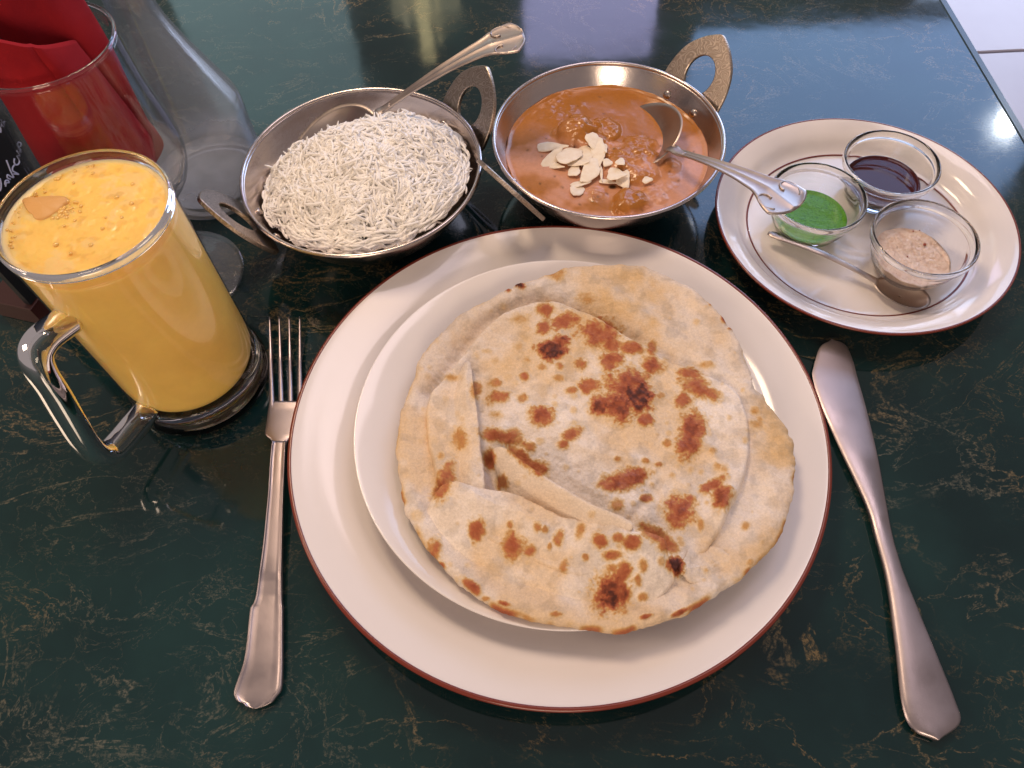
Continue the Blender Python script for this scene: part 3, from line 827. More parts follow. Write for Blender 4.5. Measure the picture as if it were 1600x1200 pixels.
def karahi(label, c, rr, phi_far, name):
    t = thing(name, label, 'serving bowl', c, 'steel serving bowls with engraved handles')
    k = rr / 0.0745
    outer = [(0.0, 0.0), (0.030, 0.0), (0.036, 0.0012), (0.047, 0.0085), (0.0585, 0.0195), (0.0668, 0.0320), (0.0712, 0.0405), (0.0726, 0.0440)]
    inner = [(0.0719, 0.0441), (0.0700, 0.0400), (0.0655, 0.0320), (0.0572, 0.0202), (0.0460, 0.0098), (0.036, 0.0034), (0.028, 0.0018), (0, 0.0016)]
    P = np.vstack([[outer[0], outer[1]], spline(outer[1:], 30)[1:], spline(inner, 32)])
    P[:, 0] *= k
    v, f = lathe(P, c, 160); obj('bowl_body', v, f, M['steel'], t)
    a = np.linspace(0, 2 * math.pi, 13)
    bead = [(0.0731 * k + 0.0013 * math.cos(q), 0.0448 + 0.0013 * math.sin(q)) for q in a]
    v, f = lathe(bead, c, 160); obj('rim', v, f, M['steel'], t)
    # handles: pointed loops with an oval opening, leaning outwards
    for phi in (phi_far, phi_far + math.pi):
        rad = np.array([math.cos(phi), math.sin(phi), 0]); tg_ = np.array([-math.sin(phi), math.cos(phi), 0])
        be = R(58); d = rad * math.cos(be) + np.array([0, 0, math.sin(be)]); nn = np.cross(tg_, d)
        o0 = c + rad * (0.0740 * k + 0.0016) + np.array([0, 0, 0.0405])
        outl = spline([(0.0245, -0.006), (0.0250, 0.004), (0.0232, 0.014), (0.0190, 0.0235), (0.0115, 0.0315), (0.0045, 0.0362), (0, 0.0380), (-0.0045, 0.0362), (-0.0115, 0.0315), (-0.0190, 0.0235), (-0.0232, 0.014), (-0.0250, 0.004), (-0.0245, -0.006), (-0.018, -0.010), (0, -0.0105), (0.018, -0.010)], 120, True)
        ang = np.arctan2(outl[:, 1] - 0.0125, outl[:, 0])
        inl = np.stack([0.0108 * np.cos(ang), 0.0110 + 0.0125 * np.sin(ang)], -1)
        sec = []
        for (a1, b1_), (a2, b2_) in zip(outl, inl):
            A = o0 + tg_ * a1 + d * b1_; B2 = o0 + tg_ * a2 + d * b2_; e = (B2 - A) / np.linalg.norm(B2 - A) * 0.0005; h = nn * 0.0014; h2 = nn * 0.0010
            sec.append([A + h2, A + e + h, B2 - e + h, B2 + h2, B2 - h2, B2 - e - h, A + e - h, A - h2])
        v, f = loft(np.array(sec), closed_path=True)
        ho = obj('handle', v, f, M['engraved'], t, smooth=False)
        for sg in (-1, 1):      # two rivets, heads inside the bowl
            p2_ = phi + sg * 0.185
            rd = np.array([math.cos(p2_), math.sin(p2_), 0]); nrm_ = -(rd * math.cos(R(27)) - np.array([0, 0, math.sin(R(27))])); nrm_ /= np.linalg.norm(nrm_)
            cpt = c + rd * (0.0672 * k) + np.array([0, 0, 0.0352])
            t1 = np.cross(nrm_, [0, 0, 1.0]); t1 /= np.linalg.norm(t1); t2 = np.cross(nrm_, t1)
            sec = []
            for rr_, hh in ((0.0027, -0.0006), (0.0027, 0.0006), (0.0022, 0.0011), (0.0012, 0.0014), (0.0002, 0.0015)):
                sec.append([cpt + t1 * (rr_ * math.cos(q)) + t2 * (rr_ * math.sin(q)) + nrm_ * hh for q in np.linspace(0, 2 * math.pi, 16, endpoint=False)])
            v, f = loft(np.array(sec)); obj('rivet', v, f, M['rivet'], ho)
    return t


karahi('steel karahi bowl with loop handles, filled with white rice', RC, 0.0752, R(33), 'serving_bowl')
karahi('steel karahi bowl with loop handles, filled with orange curry', CC, 0.0738, R(35.5), 'serving_bowl')

# ------------------------------------------------------------------ rice
def rice_h(x, y):
    """height of the heap over bowl coordinates"""
    dx, dy = x - (RC[0] + 0.006), y - (RC[1] - 0.006)
    q = np.hypot(dx / 0.067, dy / 0.062)
    h = 0.0345 + 0.034 * np.clip(1 - q ** 2, -0.6, 1) ** 1.0
    h = h + 0.0060 * fbm(x, y, 58, 3, 2)
    # hollow where the spoon lies, up and to the left
    u = (x - (RC[0] - 0.030)) * 0.62 - (y - (RC[1] + 0.034)) * 0.78
    sp_ = np.exp(-((x - (RC[0] - 0.026)) / 0.026) ** 2 - ((y - (RC[1] + 0.040)) / 0.020) ** 2)
    return h - 0.020 * sp_


def bowl_r(z, k=1.0):
    return np.interp(z, [0.0016, 0.0034, 0.0098, 0.0202, 0.032, 0.040, 0.0441, 0.08], [0.020, 0.036, 0.046, 0.0572, 0.0655, 0.0700, 0.0719, 0.0715]) * k


rice = thing('cooked_rice', 'heap of long-grain white rice filling the left serving bowl', 'rice', (*RC[:2], 0.012))
M['rice'] = pbr('steamed_rice', (0.97, 0.94, 0.895), 0.45, spec=0.35)
n, mm = 90, 26
V = []; F = []
for j in range(mm):
    q = (j / (mm - 1)) if j else 0.01
    for i in range(n):
        a = 2 * math.pi * i / n
        x_, y_ = RC[0] + 0.0570 * q * math.cos(a), RC[1] + 0.0570 * q * math.sin(a)
        h = float(rice_h(np.array([x_]), np.array([y_]))[0]) + 0.0002
        lim = np.interp(math.hypot(x_ - RC[0], y_ - RC[1]), [0.036, 0.046, 0.0572, 0.0655], [0.0045, 0.0115, 0.022, 0.0345])
        V.append((x_, y_, max(h - 0.0002 - 0.006 * max(0, q - .84) / .16, lim)))
for j in range(mm - 1):
    for i in range(n):
        i2 = (i + 1) % n; F.append((j * n + i, j * n + i2, (j + 1) * n + i2, (j + 1) * n + i))
F.append(tuple(range(n)))
obj('mound', V, F, M['rice'], rice)


def grain_mesh(L, rad, curve, m=6, k=7):
    t = np.linspace(-1, 1, k)
    path = np.stack([t * L / 2, np.zeros(k), curve * (1 - t * t)], -1)
    r = rad * np.clip(1 - np.abs(t) ** 3.2, 0.12, 1) ** 0.6
    return tube(path, r, m)


gm = []
for L_, r_, c_ in ((0.0126, 0.00086, 0.0006), (0.0112, 0.00092, 0.0013), (0.0146, 0.00082, 0.0024), (0.0070, 0.00092, 0.0003), (0.0122, 0.00086, 0.0018)):
    gm.append(grain_mesh(L_, r_, c_))
NG = 5000
gp = []
while len(gp) < NG:
    a = rng.uniform(0, 2 * math.pi); r_ = 0.0685 * math.sqrt(rng.uniform())
    x_, y_ = RC[0] + r_ * math.cos(a), RC[1] + r_ * math.sin(a)
    z_ = float(rice_h(np.array([x_]), np.array([y_]))[0]) + rng.uniform(-0.0006, 0.0015) + rng.uniform(0, 1) ** 3 * 0.0008
    if math.hypot(x_ - RC[0], y_ - RC[1]) > bowl_r(z_) - 0.0030: continue
    gp.append((x_, y_, z_))
gp = np.array(gp)
e_ = 0.001
gx = (rice_h(gp[:, 0] + e_, gp[:, 1]) - rice_h(gp[:, 0] - e_, gp[:, 1])) / (2 * e_); gy = (rice_h(gp[:, 0], gp[:, 1] + e_) - rice_h(gp[:, 0], gp[:, 1] - e_)) / (2 * e_)
rel = gp[:, 2] - rice_h(gp[:, 0], gp[:, 1])
# the grains that lie topmost and nearest show largest
order = np.argsort(-(rel * 1000 + rng.uniform(0, 0.4, NG)))
single = set(order[:300].tolist())
gmeshes = []
for v, f in gm:
    o = obj('rice_grain', v, f, M['rice'], rice); gmeshes.append(o.data); bpy.data.objects.remove(o)
BV = []; BF = []; off = 0
for i in range(NG):
    yaw = rng.uniform(0, 2 * math.pi); u_ = np.array([math.cos(yaw), math.sin(yaw)])
    pit = -math.atan(u_ @ np.array([gx[i], gy[i]])) + rng.normal(0, 0.17 if rng.uniform() < 0.75 else 0.45)
    ds = u_ @ (gp[i, :2] - RC[:2]); end_r = np.hypot(*(gp[i, :2] + u_ * 0.0062 * np.sign(ds) - RC[:2]))
    if end_r > 0.0640:      # near the wall grains lie along it
        yaw = math.atan2(gp[i, 1] - RC[1], gp[i, 0] - RC[0]) + math.pi / 2 + rng.normal(0, 0.25); u_ = np.array([math.cos(yaw), math.sin(yaw)]); pit = rng.normal(0, 0.12)
        sh = max(0, np.hypot(*(gp[i, :2] - RC[:2])) - 0.0650); gp[i, :2] -= (gp[i, :2] - RC[:2]) / np.hypot(*(gp[i, :2] - RC[:2])) * sh
    rot = Matrix.Rotation(yaw, 4, 'Z') @ Matrix.Rotation(pit, 4, 'Y') @ Matrix.Rotation(rng.choice([-1.45, 1.45]) + rng.normal(0, 0.45), 4, 'X')
    k = int(rng.integers(len(gm))); s_ = rng.uniform(0.85, 1.12)
    if i in single:
        o = bpy.data.objects.new('rice_grain', gmeshes[k]); C.objects.link(o)
        o.parent = rice; o.matrix_parent_inverse = rice.matrix_world.inverted()
        o.matrix_basis = Matrix.Translation(Vector(gp[i])) @ rot @ Matrix.Scale(s_, 4)
    else:
        v, f = gm[k]; rm = np.array(rot.to_3x3())
        BV.append((v * s_) @ rm.T + gp[i]); BF += [tuple(q + off for q in t) for t in f]; off += len(v)
o = obj('rice_grains', np.vstack(BV), BF, M['rice'], rice); o['kind'] = 'stuff'

t = thing('serving_spoon', 'ornate steel serving spoon stuck in the rice', 'spoon', (*px(530, 220, 0.04)[:2], 0.03), 'serving spoons')
ornate_spoon(t, px(598, 172, 0.060), px(814, 46, 0.102), px(520, 226, 0.047), 0.033, 0.0225, 0.009, M['spoon'], bowl_up=(0.10, -0.25, 1))
t = thing('serving_spoon', 'ornate steel serving spoon in the curry, handle over the sauces', 'spoon', (*px(1020, 215, 0.03)[:2], 0.025), 'serving spoons')
ornate_spoon(t, px(1060, 238, 0.046), px(1243, 316, 0.074), px(1006, 208, 0.0320), 0.032, 0.0235, 0.009, M['spoon'], bowl_up=(-0.45, -0.50, 1))

# ------------------------------------------------------------------ curry
cur = thing('curry', 'orange curry with sauce-coated chunks in the right serving bowl', 'curry', (*CC[:2], 0.012))
M['curry'] = vcol_mat('creamy_curry', 0.27, 0.0, bump=(420, 0.18, 0.0004), wet=True, spec=0.5, mottle=(500, 0.10))
ZC = 0.0315
LUMPS = [(905, 188, 0.0140, 0.0105), (985, 245, 0.018, 0.0055), (1005, 262, 0.012, 0.004), (985, 305, 0.0115, 0.0060), (930, 215, 0.010, 0.0035), (960, 232, 0.010, 0.003), (945, 195, 0.011, 0.0042), (1000, 222, 0.011, 0.0046), (962, 262, 0.009, 0.0032), (880, 205, 0.008, 0.0020), (1050, 258, 0.008, 0.0022), (930, 300, 0.008, 0.0014), (1020, 300, 0.009, 0.0024), (1040, 275, 0.012, 0.0015), (870, 170, 0.02, 0.001)]
n, mm = 220, 90
ang = np.linspace(0, 2 * math.pi, n, endpoint=False); q = np.linspace(0.005, 1, mm)
RB = 0.0655 + 0.0012 * fbm(np.cos(ang) * 3, np.sin(ang) * 3, 2, 3, 8)
X = CC[0] + np.outer(q, RB * np.cos(ang)).ravel(); Y = CC[1] + np.outer(q, RB * np.sin(ang)).ravel()
Z = ZC + 0.0004 * fbm(X, Y, 90, 3, 4)
lump = np.zeros(len(X)); 
for lx, ly, lr, lh in LUMPS:
    p = px(lx, ly, ZC + lh)
    d = np.hypot(X - p[0], Y - p[1]) / lr + 0.35 * fbm(X, Y, 120, 3, int(lx)) 
    g = np.sqrt(np.clip(1 - d * d, 0, 1)); lump = np.maximum(lump, lh * g)
    Z = np.maximum(Z, ZC + lh * (g * 1.0) - 0.0004 + 0.0016 * g * fbm(X, Y, 230, 4, 6))
Qr = np.repeat(q, n)
Z = Z + 0.0012 * sstep(0.955, 1.0, Qr)          # cling at the wall
Pp = to_px(np.stack([X, Y, Z], -1))
oil = sstep(-0.05, 0.35, fbm(X, Y, 45, 4, 61) + 0.95 * sstep(0.0, 0.022, Y - CC[1] - 0.002) + 0.8 * lump / 0.006 * 0.5 - 0.12)
colr = ramp(oil, [(0, (0.62, 0.300, 0.170)), (0.5, (0.55, 0.235, 0.095)), (1, (0.41, 0.150, 0.020))])
cream = sstep(0.0, 0.4, fbm(X, Y, 30, 4, 71))[:, None]
colr = colr * (1 - 0.18 * cream) + 0.18 * cream * np.array([0.64, 0.33, 0.20])
for k in range(46):     # herb specks
    a, r_ = rng.uniform(0, 6.28), 0.062 * math.sqrt(rng.uniform()); sx, sy = CC[0] + r_ * math.cos(a), CC[1] + r_ * math.sin(a)
    s_ = rng.uniform(0.0004, 0.0009); w_ = np.exp(-(((X - sx) ** 2 + (Y - sy) ** 2) / s_ ** 2))[:, None]
    colr = colr * (1 - 0.85 * w_) + 0.85 * w_ * np.array([0.06, 0.035, 0.01])
p = px(957, 292, ZC); w_ = (1 - sstep(0.7, 1.2, np.hypot((X - p[0]) / 0.0026, (Y - p[1]) / 0.0020)))[:, None]
colr = colr * (1 - w_) + w_ * np.array([0.05, 0.02, 0.008])
V = np.stack([X, Y, Z], -1)
rimv = V[-n:].copy(); c2 = rimv.copy(); c2[:, 2] = 0.016; c2[:, 0] = CC[0] + (c2[:, 0] - CC[0]) * 0.82; c2[:, 1] = CC[1] + (c2[:, 1] - CC[1]) * 0.82
V2 = np.vstack([V, c2]); F = []
k = np.arange(n); k2 = (k + 1) % n
for i in range(mm): F += list(zip(i * n + k, i * n + n + k, i * n + n + k2, i * n + k2))
F.append(tuple(range(n)))
o = obj('sauce', V2, F, M['curry'], cur)
set_col(o, np.column_stack([np.vstack([colr, colr[-n:]]), np.r_[np.clip(oil * 0.6 + lump / 0.006 * 0.5, 0, 1), np.zeros(n)]]))


def curry_z(x, y):
    i = np.argmin((X - x) ** 2 + (Y - y) ** 2); return float(Z[i])


# almond flakes
M['almond'] = pbr('sliced_almond', (0.88, 0.78, 0.63), 0.5, colvar=(300, (0.82, 0.69, 0.52), 0.4, 0.7))
FL = [(862, 229, 23, 5.5, 3, .001, 'long narrow almond flake lying at the far left of the pile'),
      (864, 247, 18, 7, -38, .0012, 'slender almond flake slanting at the left of the pile'),
      (868, 259, 13, 4, 20, .0006, 'small almond flake under the slanting one, left of the pile'),
      (891, 242, 20, 12, -18, .0028, 'broad almond flake in the middle left of the pile'),
      (914, 243, 12, 15, 10, .0018, 'almond flake half hidden behind the upright one'),
      (902, 254, 17, 5, 12, .0020, 'narrow almond flake lying across the pile'),
      (934, 239, 10.5, 20, -2, .0036, 'upright broad almond flake with straight sides, tallest of the pile'),
      (926, 220, 9, 10, -20, .0020, 'almond flake sticking out behind the upright one'),
      (944, 231, 5, 10, -15, .0020, 'thin almond flake right behind the upright one'),
      (898, 267, 9, 9, 25, .0010, 'small rounded almond flake below the broad one'),
      (921, 268, 12, 18, 35, .0026, 'large teardrop almond flake at the front of the pile'),
      (939, 270, 2.5, 13, -8, .0018, 'thin almond flake standing on edge at the front'),
      (907, 287, 15, 4.5, -3, .0008, 'narrow almond flake nearest the front rim, above a rounded one'),
      (903, 297, 11, 8, -12, .0006, 'rounded almond flake nearest the front rim'),
      (963, 272, 14, 9.5, 12, .0022, 'pale rounded almond flake right of the pile'),
      (975, 282, 12, 9, 60, .0010, 'almond flake tucked under the pale rounded one'),
      (950, 284, 14, 3, 8, .0008, 'thin almond sliver in front of the pile'),
      (970, 253, 7, 7, 50, .0012, 'small crescent almond flake high on the right'),
      (950, 254, 8, 5, 0, .0010, 'small almond flake right beside the upright one'),
      (1012, 281, 8, 4, -10, .0005, 'tiny almond chip at the far right')]
for fx, fy, ra, rb, tl, dz, lab in FL:
    p0 = px(fx, fy, ZC + 0.003); z0 = curry_z(p0[0], p0[1]) + dz + 0.0006
    c0 = px(fx, fy, z0)
    e1 = px(fx + 1, fy, z0) - c0; e2 = px(fx, fy + 1, z0) - c0
    tx_, ty_ = rng.normal(0, 0.16, 2); ra *= 1.08; rb *= 1.08
    n, mm = 24, 4; V = []
    sec = []
    for hh, kq in ((-0.0004, 0.94), (-0.00025, 1.0), (0.0001, 1.0), (0.00025, 0.95), (0.0003, 0.5), (0.0002, 0.06)):
        ring = []
        for a in np.linspace(0, 2 * math.pi, n, endpoint=False):
            taper = 1 - 0.42 * math.cos(a); wob = 1 + 0.08 * math.sin(3 * a + fx) + 0.05 * math.sin(5 * a + fy) + 0.03 * math.sin(9 * a + fx * fy)
            u_, v_ = ra * math.cos(a) * kq * wob, rb * math.sin(a) * taper * kq * wob
            if rb > ra: u_, v_ = ra * math.sin(a) * (1 - 0.42 * math.cos(a)) * kq * wob, rb * math.cos(a) * kq * wob
            c_, s_ = math.cos(R(tl)), math.sin(R(tl))
            q_ = c0 + e1 * (u_ * c_ - v_ * s_) + e2 * (u_ * s_ + v_ * c_)
            ring.append(q_ + np.array([0, 0, hh + tx_ * (q_[0] - c0[0]) + ty_ * (q_[1] - c0[1])]))
        sec.append(ring)
    v, f = loft(np.array(sec))
    tag(obj('almond_flake', v, f, M['almond']), lab, 'almond flake', 'almond flakes on the curry')

# ------------------------------------------------------------------ sauce bowls
def sauce_set(c, r, zl, blabel, sauce_name, slabel, scat, smat, tilt=(0, 0), rl=None):
    c = np.array([c[0], c[1], 0.00625])
    k = r / 0.0295
    outer = [(0, 0.0), (0.0150, 0.0), (0.0165, 0.0004), (0.0205, 0.0050), (0.0245, 0.0130), (0.0270, 0.0205), (0.0278, 0.0238), (0.0293, 0.0252), (0.0296, 0.0275), (0.0294, 0.0296), (0.0287, 0.0302)]
    inner = [(0.0280, 0.0298), (0.0274, 0.0280), (0.0262, 0.0235), (0.0240, 0.0160), (0.0205, 0.0085), (0.0160, 0.0040), (0.008, 0.0026), (0, 0.0024)]
    P = np.vstack([[(0, 0), (0.0150, 0)], spline(outer[1:], 40)[1:], spline(inner, 36)]); P[:, 0] *= k
    v, f = lathe(P, c, 110)
    tag(obj('sauce_bowl', v, f, M['glass']), blabel, 'glass bowl', 'small glass sauce bowls')
    # sauce fills the bottom of the bowl up to zl
    zs = np.linspace(0.0026, zl, 14); ri = np.interp(zs, [0.0024, 0.0026, 0.0040, 0.0085, 0.0160, 0.0235, 0.0280], [0, 0.008, 0.0160, 0.0205, 0.0240, 0.0262, 0.0274]) * k + 0.00012
    top = [(ri[-1] * q, zl - 0.0007 * (1 - sstep(0.86, 1.0, q))) for q in np.linspace(0.985, 0.01, 40)]
    v, f = lathe([(0, 0.00235)] + list(zip(ri, zs)) + top + [(0, zl - 0.0007)], c, 110)
    v[:, 2] += np.where(v[:, 2] > c[2] + zl * 0.55, 1, 0) * (tilt[0] * (v[:, 0] - c[0]) + tilt[1] * (v[:, 1] - c[1]))
    o = obj(sauce_name, v, f, smat)
    tag(o, slabel, scat)
    return o, c


M['mint'] = pbr('mint_sauce', (0.095, 0.29, 0.020), 0.22, spec=0.25, bump=(350, 0.35, 0.0006), colvar=(900, (0.040, 0.15, 0.010), 0.50, 0.68))
M['tamarind'] = pbr('tamarind_sauce', (0.055, 0.008, 0.006), 0.04, spec=0.20)
M['coconut'] = pbr('coconut_chutney', (0.82, 0.63, 0.50), 0.45, bump=(420, 1.0, 0.0018), colvar=(300, (0.68, 0.46, 0.33), 0.45, 0.68))
sauce_set((0.1911, 0.3268), 0.0290, 0.0130, 'small glass bowl of green sauce under the spoon handle', 'mint_sauce', 'bright green sauce in the small glass bowl at the left', 'sauce', M['mint'])
sauce_set((0.2440, 0.3530), 0.0292, 0.0142, 'small glass bowl of dark sauce at the back of the saucer', 'tamarind_sauce', 'glossy dark brown sauce in the small glass bowl at the back', 'sauce', M['tamarind'])
o, c = sauce_set((0.2440, 0.2905), 0.0300, 0.0125, 'small glass bowl of pale chutney nearest the front', 'coconut_chutney', 'pale grainy chutney in the small glass bowl at the front', 'sauce', M['coconut'], tilt=(-0.10, 0.0))
for v_ in o.data.vertices:
    if v_.co.z > c[2] + 0.010:
        v_.co.z += 0.0010 * float(fbm(np.array([v_.co.x]), np.array([v_.co.y]), 160, 3, 3)[0])
M['fleck'] = pbr('chilli_fleck', (0.28, 0.05, 0.02), 0.5)
for fx, fy, s_ in ((1445, 382, 0.0010), (1427, 361, 0.0005), (1418, 401, 0.0005), (1437, 360, 0.0004)):
    p = px(fx, fy, c[2] + 0.0122)
    v, f = lathe([(0, -s_), (s_ * 0.8, -s_ * 0.6), (s_, 0), (s_ * 0.7, s_ * 0.5), (0, s_ * 0.65)], p, 9)
    obj('chilli_fleck', v, f, M['fleck'], o)

# teaspoon on the saucer
t = thing('teaspoon', 'small plain teaspoon lying on the saucer in front of the bowls', 'spoon', (*px(1320, 420, 0.008)[:2], 0.0062))
A_, B_ = px(1200, 364, 0.0150), px(1372, 441, 0.0125)
d = (B_ - A_) / np.linalg.norm(B_ - A_); sd_ = np.cross(d, [0, 0, 1]); sd_ /= np.linalg.norm(sd_)
st = []
for q in np.linspace(0, 1, 40):
    w_ = np.interp(q, [0, 0.03, 0.1, 0.5, 0.85, 1], [0.0012, 0.0026, 0.0030, 0.0024, 0.0020, 0.0026])
    st.append((A_ * (1 - q) + B_ * q + np.array([0, 0, 0.003 * math.sin(math.pi * q)]), w_, 0.0009, sd_))
v, f = strip(st, LENS); obj('handle', v, f, M['spoon'], t)
bc = px(1410, 456, 0.0120); ax = (bc - B_); ax[2] = -0.0005; ax /= np.linalg.norm(ax); sd_ = np.cross(ax, [0, 0, 1.0]); sd_ /= np.linalg.norm(sd_)
V = []; n, mm = 44, 10; F = []
for k, off in ((0, 0), (1, -0.0008)):
    for j in range(mm):
        q = j / (mm - 1) if j else 0.03
        for i in range(n):
            a = 2 * math.pi * i / n
            V.append(bc + ax * (0.0165 * q * math.cos(a)) + sd_ * (0.0098 * q * math.sin(a) * (1 + 0.12 * math.cos(a))) + np.array([0, 0, -0.0042 * (1 - q ** 2.2) + off]))
for k in range(2):
    for j in range(mm - 1):
        for i in range(n):
            i2 = (i + 1) % n; a = k * n * mm + j * n; F.append((a + i, a + i2, a + n + i2, a + n + i))
    F.append(tuple(k * n * mm + i for i in range(n)))
for i in range(n):
    i2 = (i + 1) % n; F.append(((mm - 1) * n + i, (mm - 1) * n + i2, n * mm + (mm - 1) * n + i2, n * mm + (mm - 1) * n + i))
obj('bowl', V, F, M['spoon'], t)

# ------------------------------------------------------------------ mug of mango lassi
MC = np.array([-0.1808, 0.2395, 0.0])
mug = thing('glass_mug', 'tall clear glass mug with handle, holding yellow lassi', 'mug', MC)
outer = [(0.0335, 0.0), (0.0385, 0.0012), (0.0398, 0.0045), (0.0394, 0.0085), (0.0380, 0.0120), (0.0372, 0.0165), (0.0370, 0.05), (0.0370, 0.09), (0.0371, 0.120), (0.0376, 0.130), (0.0380, 0.1345), (0.0377, 0.1366), (0.0369, 0.1374)]
inner = [(0.0362, 0.1366), (0.0356, 0.1340), (0.0350, 0.128), (0.0347, 0.11), (0.0345, 0.05), (0.0342, 0.0280), (0.0325, 0.0215), (0.0285, 0.0185), (0.015, 0.0175), (0, 0.0172)]
prof = spline(outer, 200); low = prof[prof[:, 1] < 0.0195]; high = prof[prof[:, 1] >= 0.0195]
v, f = lathe(np.vstack([[(0, 0.0015), (0.027, 0.0012), (0.0300, 0.0)], low, [(0.0366, 0.0195), (0.0330, 0.0180), (0.0285, 0.0168), (0.015, 0.0162), (0, 0.0160)]]), MC, 140); obj('glass_base', v, f, M['glass'], mug)
wall = high[high[:, 1] < 0.1326]; lip = high[high[:, 1] >= 0.1326]; inn = spline(inner[:4], 60); inn = inn[inn[:, 1] > 0.1327]
v, f = lathe(np.vstack([[(0.0366, 0.0196)], wall]), MC, 140); obj('glass_body', v, f, M['mugwall'], mug)
v, f = lathe(np.vstack([lip, inn, lip[:1]]), MC, 160); obj('lip', v, f, M['glass'], mug)
ph = R(-114); rad = np.array([math.cos(ph), math.sin(ph), 0]); tgv = np.array([-math.sin(ph), math.cos(ph), 0])
hp = [(0.0362, 0.1030), (0.0430, 0.1050), (0.0510, 0.1065), (0.0570, 0.1040), (0.0605, 0.0960), (0.0630, 0.0820), (0.0668, 0.0640), (0.0700, 0.0470), (0.0706, 0.0355), (0.0665, 0.0270), (0.0580, 0.0245), (0.0460, 0.0235), (0.0365, 0.0225)]
hp = spline(hp, 70); T = np.gradient(hp, axis=0); T /= np.linalg.norm(T, axis=1)[:, None]
sec = []
for (r_, z_), (tr, tz) in zip(hp, T):
    nr_, nz_ = -tz, tr
    ring = []
    for a in np.linspace(0, 2 * math.pi, 20, endpoint=False):
        ca, sa = math.copysign(abs(math.cos(a)) ** 0.75, math.cos(a)), math.copysign(abs(math.sin(a)) ** 0.75, math.sin(a))
        u_, w_ = 0.0056 * ca, 0.0072 * sa
        ring.append(MC + rad * (r_ + nr_ * u_) + np.array([0, 0, z_ + nz_ * u_]) + tgv * w_)
    sec.append(ring)
v, f = loft(np.array(sec)); obj('handle', v, f, M['glass'], mug)

ZL = 0.1322
las = thing('mango_lassi', 'yellow mango lassi with small bubbles filling the glass mug', 'drink', (*MC[:2], 0.018))
M['lassi'] = vcol_mat('mango_lassi', 0.28, 0.6, bump=(600, 0.06, 0.0003), spec=0.4, mottle=(70, 0.06))
prof = [(0, 0.0166), (0.0151, 0.0170), (0.0287, 0.0176), (0.0330, 0.0192), (0.0352, 0.0225), (0.0362, 0.0290), (0.0363, 0.05), (0.0363, 0.11), (0.0362, 0.1240), (0.0352, 0.1265), (0.0352, ZL - 0.001), (0.03545, ZL + 0.0006)]
side = spline(prof, 50)
tops = [(0.0351 * q, ZL + 0.0004 * sstep(0.94, 1, q)) for q in np.linspace(0.995, 0.006, 90)]
v, f = lathe(list(map(tuple, side)) + tops + [(0, ZL)], MC, 200)
x_, y_, z_ = v.T
topm = z_ > ZL - 0.0005
cbase = np.tile(np.array([0.95, 0.61, 0.155]), (len(v), 1))
deep = fbm(x_ + z_, y_ - z_ * 0.6, 60, 3, 12)
cbase = cbase * (1 + 0.10 * deep)[:, None]
nf = fbm(x_, y_, 170, 4, 31)
foam = sstep(0.10, 0.34, nf + 0.30 * sstep(0.026, 0.0352, np.hypot(x_ - MC[0], y_ - MC[1])) * sstep(0.02, -0.02, x_ - MC[0]) - 0.05) * topm
cbase = cbase * (1 - 0.65 * foam)[:, None] + (0.65 * foam)[:, None] * np.array([0.88, 0.62, 0.26])
dark = sstep(0.22, 0.42, fbm(x_, y_, 230, 3, 47)) * topm
cbase = cbase * (1 - 0.30 * dark)[:, None] + (0.30 * dark)[:, None] * np.array([0.60, 0.30, 0.04])
ringf = (sstep(0.0325, 0.0345, np.hypot(x_ - MC[0], y_ - MC[1])) * topm)[:, None]
cbase = cbase * (1 - 0.6 * ringf) + 0.6 * ringf * np.array([0.80, 0.60, 0.38])
v[:, 2] += topm * (0.0007 * nf * (np.hypot(x_ - MC[0], y_ - MC[1]) < 0.033))
o = obj('drink_body', v, f, M['lassi'], las); set_col(o, np.column_stack([np.clip(cbase, 0, 1), np.ones(len(v))]))
M['bubble'] = pbr('foam_bubble', (0.80, 0.49, 0.13), 0.15, spec=0.6)
bub = [(x, y, r * rng.uniform(0.7, 1.15)) for x, y, r in ((40, 293, 4.5), (65, 281, 3.5), (20, 313, 3.8), (82, 341, 4), (95, 331, 5), (112, 325, 4), (104, 340, 3.5), (90, 341, 3), (120, 316, 3), (160, 357, 4.5), (126, 322, 3), (115, 286, 4), (145, 271, 4.5), (205, 318, 4), (182, 308, 4), (165, 340, 3), (87, 382, 4), (142, 383, 4), (110, 396, 2.5), (100, 353, 3), (70, 300, 2.4), (52, 290, 2.2), (30, 300, 2.6), (14, 322, 2.5), (36, 281, 2.2), (10, 332, 2.2), (24, 330, 2), (190, 340, 3), (207, 288, 3))]
for k in range(70):
    if k < 34: bub.append((rng.normal(104, 11), rng.normal(330, 8), rng.uniform(1.2, 3.2)))
    else:
        a = rng.uniform(R(95), R(215)); q_ = to_px(np.array([MC[0] + 0.0322 * math.cos(a), MC[1] + 0.0322 * math.sin(a), ZL])) + rng.normal(0, 4, 2); bub.append((q_[0], q_[1], rng.uniform(1.2, 3.4)))
for bx_, by_, br in bub:
    p = px(bx_, by_, ZL + 0.0002)
    if math.hypot(p[0] - MC[0], p[1] - MC[1]) > 0.0335: continue
    rr = br * 0.00027
    v, f = lathe([(0, -rr * 0.5), (rr, -rr * 0.3), (rr * 1.02, 0), (rr * 0.8, rr * 0.42), (rr * 0.4, rr * 0.58), (0, rr * 0.62)], p, 14)
    obj('bubble', v, f, M['bubble'], las)
